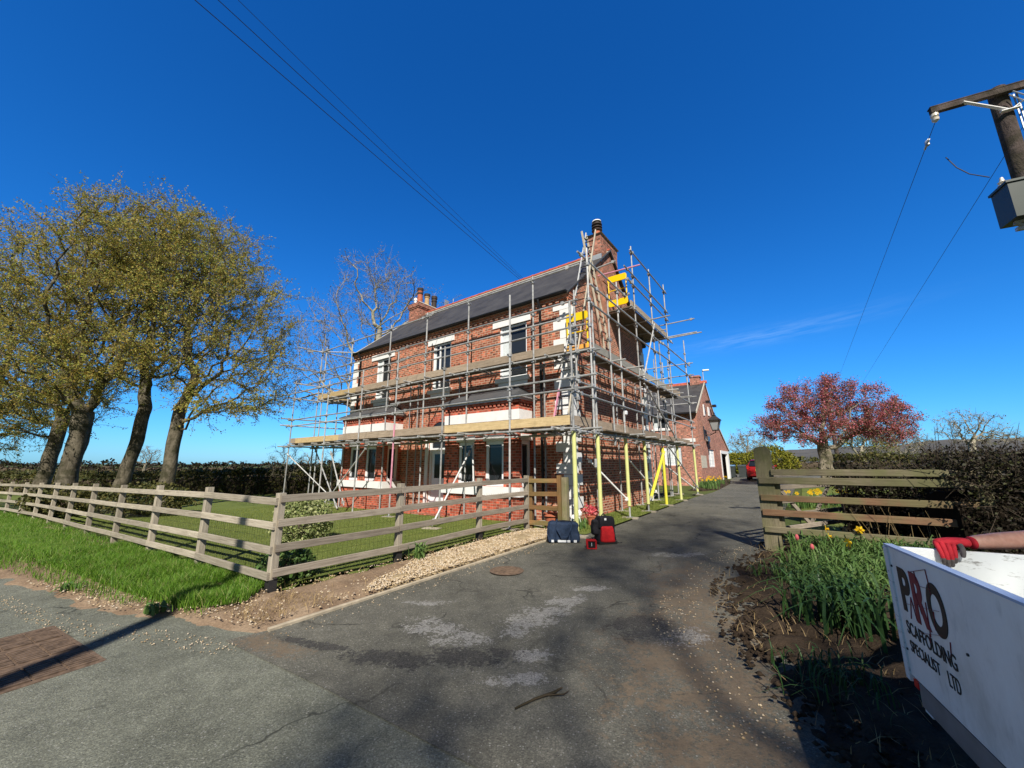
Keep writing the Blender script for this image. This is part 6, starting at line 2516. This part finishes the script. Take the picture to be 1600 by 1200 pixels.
def lettering(txt, x0, x1, z0, z1, mat, parent, bold=.0, depth=.0012, yoff=-.0016):
    cu = bpy.data.curves.new('lettering', 'FONT')
    cu.body = txt
    cu.size = 1
    cu.offset = bold
    cu.extrude = .2
    ob = bpy.data.objects.new('lettering_curve', cu)
    COL.objects.link(ob)
    bpy.context.view_layer.update()
    me = bpy.data.meshes.new_from_object(ob.evaluated_get(bpy.context.evaluated_depsgraph_get()))
    bpy.data.objects.remove(ob)
    P = np.array([v.co[:] for v in me.vertices])
    lo, hi = P.min(0), P.max(0)
    X = x0 + (P[:, 0] - lo[0]) / (hi[0] - lo[0]) * (x1 - x0)
    Z = z0 + (P[:, 1] - lo[1]) / (hi[1] - lo[1]) * (z1 - z0)
    Y = yoff + np.where(P[:, 2] > 0, -depth, depth)
    me.vertices.foreach_set('co', np.stack([X, Y, Z], 1).astype(np.float32).ravel())
    me.materials.clear()
    me.materials.append(MATS[mat])
    me.update()
    o = bpy.data.objects.new('lettering', me)
    COL.objects.link(o)
    o.parent = parent
    return o


lettering('P', .105, .215, .862 - gt, 1.072 - gt, 'text_black', near, .035)
lettering('R', .235, .365, .845 - gt, 1.078 - gt, 'text_red', near, .035)
lettering('O', .375, .525, .852 - gt, 1.076 - gt, 'text_black', near, .035)
lettering('SCAFFOLDING', .098, .530, .752 - gt, .815 - gt, 'text_black', near, .006)
lettering('SPECIALIST', .098, .370, .668 - gt, .722 - gt, 'text_black', near, .0)
lettering('LTD', .432, .520, .660 - gt, .720 - gt, 'text_black', near, .0)
m = MB()
zz = lambda z: z - gt
for p, q in (((.23, 1.07), (.42, 1.125)), ((.42, 1.125), (.43, 1.02)), ((.32, 1.03), (.44, 1.045)), ((.14, .90), (.47, .965)), ((.17, .84), (.21, .95)), ((.21, .95), (.235, .85)),
             ((.24, .80), (.46, .865)), ((.27, .99), (.30, .90)), ((.36, .97), (.345, .82)), ((.42, .95), (.41, .87)), ((.34, .83), (.33, .79)), ((.50, .80), (.515, .86)), ((.30, 1.09), (.31, 1.04))):
    m.beam((p[0], -.0022, zz(p[1])), (q[0], -.0022, zz(q[1])), .0012, .0045, up=(0, 1, 0))
m.v = [(x, min(-.0005, y), z) for x, y, z in m.v]
m.build('scaffold_emblem', 'text_red', near)

# ------------------------------------------------------------------ the person holding the panel: bare forearm, red grip gloves
TM = Matrix.Translation((2.08, 2.28, gt)) @ Matrix.Rotation(math.atan2(TA.y, TA.x), 4, 'Z')


def skin_body(name, V, E, Rr, mat, parent=None, sub=2, root=0):
    me = bpy.data.meshes.new(name)
    me.from_pydata([tuple(v) for v in V], E, [])
    me.materials.append(MATS[mat])
    o = bpy.data.objects.new(name, me)
    COL.objects.link(o)
    md = o.modifiers.new('Skin', 'SKIN')
    md.use_smooth_shade = True
    for i, r_ in enumerate(Rr):
        d = me.skin_vertices[0].data[i]
        d.radius = (r_, r_) if isinstance(r_, (int, float)) else r_
        d.use_root = (i == root)
    sb = o.modifiers.new('Sub', 'SUBSURF')
    sb.levels = sub
    sb.render_levels = sub
    if parent:
        o.parent = parent
    return o


per = thing('person', 'person in red gloves with a bare forearm resting on the white trailer panel', 'person', (3.25, 2.0, float(gz(3.2))))
PO = Vector(per.location)


def T(x, y, z):
    """trailer frame to the person's own frame"""
    return TM @ Vector((x, y, z)) - PO


# continuous body: pelvis, spine, head stub, legs, upper arms and bare forearms
hand = T(-.022, .27, ZT + .035)
wrist = T(-.035, .345, ZT + .034)
elbow = T(-.12, .66, ZT + .065)
V = [(0, 0, .95), (0, 0, 1.15), (0, -.02, 1.38), (0, -.03, 1.50), (0, -.045, 1.63), (0, -.04, 1.75),
     (-.19, -.02, 1.42), (elbow.x, elbow.y, elbow.z), ((elbow.x * .45 + wrist.x * .55), (elbow.y * .45 + wrist.y * .55), (elbow.z * .45 + wrist.z * .55)), (wrist.x, wrist.y, wrist.z),
     (.19, .0, 1.42), (.20, -.16, 1.12), (.0, -.36, .95),
     (-.11, 0, .90), (-.13, .03, .50), (-.13, .08, .09), (.11, 0, .90), (.13, .03, .50), (.14, .06, .09)]
E = [(0, 1), (1, 2), (2, 3), (3, 4), (4, 5), (2, 6), (6, 7), (7, 8), (8, 9), (2, 10), (10, 11), (11, 12), (0, 13), (13, 14), (14, 15), (0, 16), (16, 17), (17, 18)]
RR = [(.15, .12), (.14, .11), (.17, .11), .055, (.078, .090), (.072, .090), .065, .048, .046, .033, .065, .048, .034, .09, .062, .045, .09, .062, .045]
skin_body('body', V, E, RR, 'skin', per)
# clothes follow the trunk and upper limbs
V2 = [(0, 0, .86), (0, 0, 1.15), (0, -.02, 1.38), (-.19, -.02, 1.42), tuple(Vector((-.19, -.02, 1.42)).lerp(elbow, .55)), (.19, 0, 1.42), (.197, -.10, 1.25)]
skin_body('shirt', V2, [(0, 1), (1, 2), (2, 3), (3, 4), (2, 5), (5, 6)], [(.185, .15), (.17, .14), (.19, .13), .085, .07, .085, .07], 'shirt_dark', per)
V3 = [(0, 0, .95), (-.11, 0, .88), (-.13, .03, .50), (-.13, .08, .10), (.11, 0, .88), (.13, .03, .50), (.14, .06, .10)]
skin_body('trousers', V3, [(0, 1), (1, 2), (2, 3), (0, 4), (4, 5), (5, 6)], [(.17, .14), .11, .085, .07, .11, .085, .07], 'shirt_dark', per)
for s, yy in ((-.13, .08), (.14, .06)):
    skin_body('boot', [(s, yy + .02, .05), (s, yy - .10, .045), (s, yy - .20, .035), (s, yy, .14)], [(0, 1), (1, 2), (0, 3)], [.055, .05, .038, .058], 'rubber', per, 1)
m = MB()


def blob3(m, c, r, n=12, k=9, z0=-1.0):
    """ellipsoid, cut off below z0 of its half height"""
    prof = []
    for i in range(k + 1):
        t_ = math.asin(z0) + (math.pi / 2 - math.asin(z0)) * i / k
        prof.append((max(math.cos(t_), .02), math.sin(t_)))
    k0 = len(m.v)
    m.lathe(prof, (0, 0, 0), n)
    m.v[k0:] = [(x * r[0] + c[0], y * r[1] + c[1], z * r[2] + c[2]) for x, y, z in m.v[k0:]]


blob3(m, (0, -.035, 1.715), (.088, .104, .125), 16, 9, -.15)
m.v = [(x, max(y, -.098) if z < 1.765 else y, z) for x, y, z in m.v]
m.build('hair', 'hair', per, smooth=True)
for s_ in (-1, 1):
    m = MB()
    blob3(m, (s_ * .030, -.118, 1.700), (.012, .008, .008), 10, 6)
    m.build('eye', 'white_paint', per, smooth=True)
    m = MB()
    blob3(m, (s_ * .088, -.045, 1.690), (.010, .022, .034), 10, 6)
    m.build('ear', 'skin', per, smooth=True)
m = MB()
m.poly([(0, -.128, 1.705), (0, -.150, 1.665), (0, -.140, 1.655)], [.009, .015, .010], 8)
m.build('nose', 'skin', per, smooth=True)
m = MB()
m.poly([(-.024, -.124, 1.625), (0, -.132, 1.622), (.024, -.124, 1.625)], [.004, .007, .004], 8)
m.build('mouth', 'glove_grip', per, smooth=True)


def glove(knuckle_y0, parent, curl=1.0):
    """right hand hooked over the panel edge: palm behind, four fingers down the near face, thumb on top"""
    zt = ZT + .016
    fin = [(.200, .078, .0090), (.222, .090, .0098), (.244, .086, .0098), (.265, .066, .0085)]
    # back of the hand
    Vp = [tuple(T(-.035, .36, ZT + .034)), tuple(T(-.030, .325, ZT + .036)), tuple(T(-.026, .285, ZT + .036)), tuple(T(-.012, .255, ZT + .036)), tuple(T(-.006, .225, ZT + .032)), tuple(T(-.006, .205, ZT + .026))]
    skin_body('glove', Vp, [(i, i + 1) for i in range(5)], [(.036, .026), (.036, .026), (.044, .024), (.044, .022), (.034, .020), (.020, .016)], 'glove_red', parent, 2)
    for k, (y, L, r_) in enumerate(fin):
        s = (k - 1.5) * .004
        P = [T(-.010, y + .012, ZT + .030), T(.026, y + .004, ZT + .026), T(.052, y - s, ZT - L * .18), T(.054, y - s * 1.5, ZT - L * .55), T(.044, y - s * 2, ZT - L * .92)]
        f = skin_body('finger', P[:4], [(0, 1), (1, 2), (2, 3)], [r_ * 1.35, r_ * 1.3, r_ * 1.18, r_ * 1.05], 'glove_red', parent, 2)
        skin_body('finger_grip', [P[3].lerp(P[2], .35), P[3], P[4]], [(0, 1), (1, 2)], [r_ * 1.22, r_ * 1.2, r_ * .95], 'glove_grip', f, 2)
    P = [T(-.03, .305, ZT + .030), T(.012, .300, ZT + .022), T(.048, .292, ZT + .004), T(.050, .286, ZT - .030)]
    skin_body('thumb', P, [(0, 1), (1, 2), (2, 3)], [.017, .015, .0125, .010], 'glove_grip', parent, 2)
    # ribbed cuff
    C = [T(-.036, .350, ZT + .034), T(-.045, .385, ZT + .036)]
    skin_body('cuff', C, [(0, 1)], [(.040, .036), (.042, .040)], 'glove_red', parent, 2)


glove(.2, per)
# the other gloved hand hangs relaxed beside the trailer
B0 = Vector((.0, -.36, .95))
D0, S0, U0 = Vector((-.62, -.55, -.56)).normalized(), Vector((.66, -.75, 0)).normalized(), None
U0 = S0.cross(D0).normalized()
skin_body('glove', [B0 - D0 * .05, B0, B0 + D0 * .05, B0 + D0 * .09], [(0, 1), (1, 2), (2, 3)], [(.036, .036), (.034, .030), (.042, .020), (.040, .018)], 'glove_red', per)
for k, (w_, L_) in enumerate(((-.032, .070), (-.011, .085), (.011, .080), (.032, .060))):
    A_ = B0 + D0 * .085 + S0 * w_
    skin_body('finger', [A_, A_ + D0 * L_ * .45 + U0 * .004, A_ + D0 * L_ * .75 - U0 * .012, A_ + D0 * L_ * .92 - U0 * .030], [(0, 1), (1, 2), (2, 3)], [.0105, .0100, .0092, .0080], 'glove_red', per)
A_ = B0 + D0 * .015 - S0 * .032
skin_body('thumb', [A_, A_ - S0 * .026 + D0 * .03, A_ - S0 * .034 + D0 * .062 - U0 * .008], [(0, 1), (1, 2)], [.014, .0125, .010], 'glove_red', per)
m = MB()
m.box((.060, -.004, ZB - .040), (.105, .010, ZB - .006))
m.build('glove_stand_in', 'lamp_red', tr)  # added red block, standing in for the glove seen under the panel

# ------------------------------------------------------------------ poles and overhead wires
px_, py_ = 8.13, 5.31
tp = thing('transformer_pole', 'dark timber power pole with steel crossarm and grey green transformer tank', 'power pole', (px_, py_, 0))
m = MB()
m.tube((0, 0, -.5), (0, 0, 7.75), .125, 18, r2=.108)
m.build('pole', 'pole_wood', tp, smooth=True)
ad_ = Vector((.90, -.43, 0)).normalized()
an = Vector((ad_.y, -ad_.x, 0))
m = MB()
c0 = an * .155 + Vector((0, 0, 7.58))
m.beam(c0 - ad_ * .90, c0 + ad_ * .90, .075, .10, bev=.004)
m.beam(c0 - ad_ * .90 + Vector((0, 0, .07)) - an * .02, c0 + ad_ * .90 + Vector((0, 0, .07)) - an * .02, .10, .018)
m.build('crossarm', 'pole_wood', tp)
m = MB()
for s in (-1, 1):
    m.beam(c0 + ad_ * s * .52 + an * .05 + Vector((0, 0, -.03)), an * .145 + ad_ * s * .02 + Vector((0, 0, 7.22)), .012, .055, up=an)
m.beam(an * .150 - ad_ * .11 + Vector((0, 0, 7.22)), an * .150 + ad_ * .11 + Vector((0, 0, 7.22)), .012, .055, up=an)
m.build('brace_strap', 'white_paint', tp)
for s in (-.86, .86):
    m = MB()
    q = c0 + ad_ * s + Vector((0, 0, -.10))
    m.lathe([(.015, .05), (.05, .03), (.055, -.02), (.03, -.05), (.05, -.06), (.045, -.10), (.012, -.13)], q, 12)
    m.build('insulator', 'porcelain', tp, smooth=True)
m = MB()
q = an * .36 - ad_ * .24
V8 = []
for z, e in ((5.18, .0), (5.74, .0)):
    for u, v in ((-.26, -.18), (.20, -.18), (.27, -.08), (.27, .18), (-.26, .18)):
        p = q + ad_ * u + an * v
        V8.append((p.x, p.y, z))
m.add(V8, [(0, 1, 6, 5), (1, 2, 7, 6), (2, 3, 8, 7), (3, 4, 9, 8), (4, 0, 5, 9), (4, 3, 2, 1, 0), (5, 6, 7, 8, 9)])
tk = m.build('transformer_tank', 'tank_green', tp)
m = MB()
m.beam(q - ad_ * .28 + Vector((0, 0, 5.76)), q + ad_ * .29 + Vector((0, 0, 5.76)), .40, .035)
m.build('tank_lid', 'tank_green', tk)
for s in (-.2, .08):
    m = MB()
    b = q + ad_ * s + Vector((0, 0, 5.78))
    m.lathe([(.04, 0), (.06, .03), (.035, .05), (.055, .08), (.03, .10), (.02, .16)], b, 10)
    m.build('bushing', 'porcelain', tk, smooth=True)
m = MB()
for z in (5.18, 5.05):
    m.beam(q - ad_ * .2 + Vector((0, 0, z)), q + ad_ * .5 + Vector((0, 0, z)), .05, .05)
m.beam(q + Vector((0, 0, 5.2)) + an * .1, Vector((0, 0, 4.8)) + an * .1, .05, .05)
m.beam(q - ad_ * .2 + Vector((0, 0, 5.15)), q + ad_ * .35 - an * .2 + Vector((0, 0, 4.95)), .04, .04)
m.build('bracket', 'galv', tp)
m = MB()
for s in (-.03, .03):
    m.poly([ad_ * .19 + an * s + Vector((0, 0, z)) for z in (7.6, 6.0, 4.0, 2.0, 0)], .012, 5)
m.poly([ad_ * .05 + an * .2 + Vector((0, 0, 7.5)), ad_ * .5 + an * .25 + Vector((0, 0, 6.9)), ad_ * 1.0 + Vector((0, 0, 6.5))], .010, 5)
m.poly([ad_ * .0 + an * .2 + Vector((0, 0, 7.45)), ad_ * .35 + an * .2 + Vector((0, 0, 7.0)), ad_ * .8 + Vector((0, 0, 6.2))], .010, 5)
m.build('cable', 'galv', tp, smooth=True)


def simple_pole(label, loc, h, arm=None):
    t = thing('telegraph_pole', label, 'pole', loc)
    m = MB()
    m.tube((0, 0, -.5), (0, 0, h), .15, 12, r2=.11)
    m.build('pole', 'pole_wood', t, smooth=True)
    if arm:
        m = MB()
        a = Vector(arm).normalized()
        m.beam(-a * .8 + Vector((0, 0, h - .15)), a * .8 + Vector((0, 0, h - .15)), .09, .11)
        m.build('crossarm', 'iron', t)
        for s in (-.7, 0, .7):
            m = MB()
            m.lathe([(.02, 0), (.05, .03), (.04, .08), (.055, .10), (.03, .16)], a * s + Vector((0, 0, h - .10)), 10)
            m.build('insulator', 'porcelain', t, smooth=True)
    return t


CAMP = Vector((0, 0, 1.6))
SN, CS = math.sin(R(11.77)), math.cos(R(11.77))


def along(px, py, dist):
    """a point seen in that direction at a forward distance (used once to survey where the wires hang)"""
    dx, dy = (px - 800) / 600, (600 - py) / 600
    d = Vector((dx, CS - dy * SN, SN + dy * CS))
    return CAMP + d * (dist / d.y)


def wire(label, p, q, r=.012, sag=.25, group=None, name='overhead_wire', n=24):
    m = MB()
    p, q = Vector(p), Vector(q)
    m.poly([p.lerp(q, i / n) - Vector((0, 0, sag * 4 * (i / n) * (1 - i / n))) for i in range(n + 1)], r, 5)
    return tag(m.build(name, 'iron', None, smooth=True), label, 'wire', group)


# three wires from a pole across the road over the ridge of the house
far_ = along(823, 437, 16.7)
ends = []
for i, ((ax, ay, ad), (bx, by, bd), lab) in enumerate((((314, 0, 5.5), (812, 433, 16.3), 'thickest overhead wire, lowest of the three crossing to the ridge'),
                                                       ((350, 0, 5.3), (817, 434, 16.5), 'middle one of the three overhead wires crossing to the ridge'),
                                                       ((381, 0, 5.1), (822, 436, 16.7), 'faintest overhead wire, uppermost of the three crossing to the ridge'))):
    A, B = along(ax, ay, ad), along(bx, by, bd)
    d = B - A
    wire(lab, A - d * 1.0, B + d * 1.2, (.008, .007, .0045)[i], .12, None)
    ends.append((A - d * 1.0, B + d * 1.2))
p0, p1 = ends[1]
simple_pole('telegraph pole across the road carrying the three house wires', (p0.x, p0.y, 0), p0.z + .05, (.8, -.6, 0))
simple_pole('telegraph pole hidden behind the house roof', (p1.x, p1.y, 0), p1.z + .05, (.8, -.6, 0))
# the two wires leaving the transformer pole
Q1, Q2 = along(1308, 596, 30), along(1346, 600, 30)
L1 = Vector((px_, py_, 0)) + c0 - ad_ * .86 + Vector((0, 0, -.20))
wire('power wire running from the left end of the crossarm down to the blossom tree', L1, Q1, .005, .0)
wire('power wire leaving the transformer pole behind the tank towards the field trees', Vector((px_, py_, 0)) + ad_ * .86 + c0 * 1.0 + Vector((0, 0, -.2)) - ad_ * .45, Q2, .005, .0)
simple_pole('distant timber pole hidden in the crown of the blossom tree', (Q1.x - .75, Q1.y + .3, .4), Q1.z - .3)
m = MB()
d1 = (Q1 - L1).normalized()
m.lathe([(.012, 0), (.035, .02), (.03, .06), (.035, .09), (.012, .12)], L1 + d1 * .62 + Vector((0, 0, -.06)), 8)
m.tube(L1 + d1 * .5, L1 + d1 * .8, .02, 6)
tag(m.build('line_clamp', 'galv', None, smooth=True), 'small metal clamp on the wire just below the crossarm tip', 'clamp')
m = MB()
m.poly([along(1478, 246, 5.9), along(1495, 262, 5.75), along(1515, 272, 5.6), along(1546, 277, 5.4)], .008, 5)
tag(m.build('drop_cable', 'iron', None, smooth=True), 'short drooping cable running to the top of the transformer tank', 'cable')
# unseen pole whose shadow lies across the road on the left
simple_pole('roadside timber pole on the opposite kerb behind the viewpoint', (-4.05, -4.2, 0), 10.5)

# floodlight mast beyond the outbuilding
mp = along(1104, 640, 42)
fl = thing('light_mast', 'slim mast with a white lamp head rising behind the outbuilding roof', 'lamp mast', (mp.x, mp.y, .4))
m = MB()
hm = along(1103, 579, 42).z - .4
m.tube((0, 0, 0), (0, 0, hm), .05, 8)
m.build('mast', 'galv', fl, smooth=True)
m = MB()
m.beam((-.05, 0, hm), (.62, -.1, hm + .03), .3, .16, bev=.03)
m.build('lamp_head', 'upvc', fl)

# ------------------------------------------------------------------ ironwork and litter on the road
dc = thing('drain_cover', 'rusty round drain cover sunk in the drive asphalt', 'drain cover', (-.08, 6.28, .012))
m = MB()
m.lathe([(.24, 0), (.26, .008), (.20, .010)], n=28)
m.build('frame', 'rust', dc)
m = MB()
for i in range(-5, 6):
    y = i * .034
    L = math.sqrt(max(.0, .195 ** 2 - y * y))
    m.box((-L, y - .011, .010), (L, y + .011, .017))
m.build('grating', 'rust', dc)

rg = thing('road_grating', 'rust brown ribbed ironwork cover set in the road at the far left', 'road cover', (-4.05, 3.72, float(gz(-4.05)) + .005), R(-29))
m = MB()
m.box((-1.1, -.33, -.01), (.42, .30, .006))
m.build('frame', 'rust', rg)
for x0 in (-1.05, -.55, -.05):
    m = MB()
    for j in range(3):
        for i in range(9):
            xa = x0 + .02 + i * .045
            m.box((xa, -.29 + j * .19, .006), (xa + .030, -.12 + j * .19, .014 + random.uniform(0, .004)))
    m.build('ribbed_plate', 'rust', rg)
m = MB()
p = [along_g for along_g in ((.02, 2.92), (.16, 3.02), (.30, 3.09), (.36, 3.14))]
m.poly([(a, b, .02 + .004 * i) for i, (a, b) in enumerate(p)], [.006, .009, .010, .005], 5)
m.poly([(.25, 3.06, .025), (.36, 3.06, .03), (.40, 3.10, .03)], [.006, .005, .003], 5)
tag(m.build('fallen_twig', 'dark_bark', None, smooth=True), 'short dry brown twig lying on the asphalt in the foreground', 'twig')

# ------------------------------------------------------------------ roadside trees behind the viewpoint whose shade dapples the drive
x, y = 2.3, -16.5
tree('roadside_tree', 'very tall roadside tree across the road whose thin crown dapples the drive', (x, y, 0), (0, 0, 13.5),
     [((-1.2, 0, 18.2), (1.9, 1.8, 1.2)), ((-.2, .5, 21.3), (2.0, 2.0, 1.7)), ((2.2, .4, 24.7), (1.4, 1.5, 1.5)), ((-3.0, 0, 17.8), (1.4, 1.4, .8))], 300, .14, rt=.010, step=.6, kill=.9, seed=81, barkm='grey_bark',
     twigs=(6, 1.1), twig_r=.010, leaves=[('beech_leaf_green', 12500, .048, .30)])
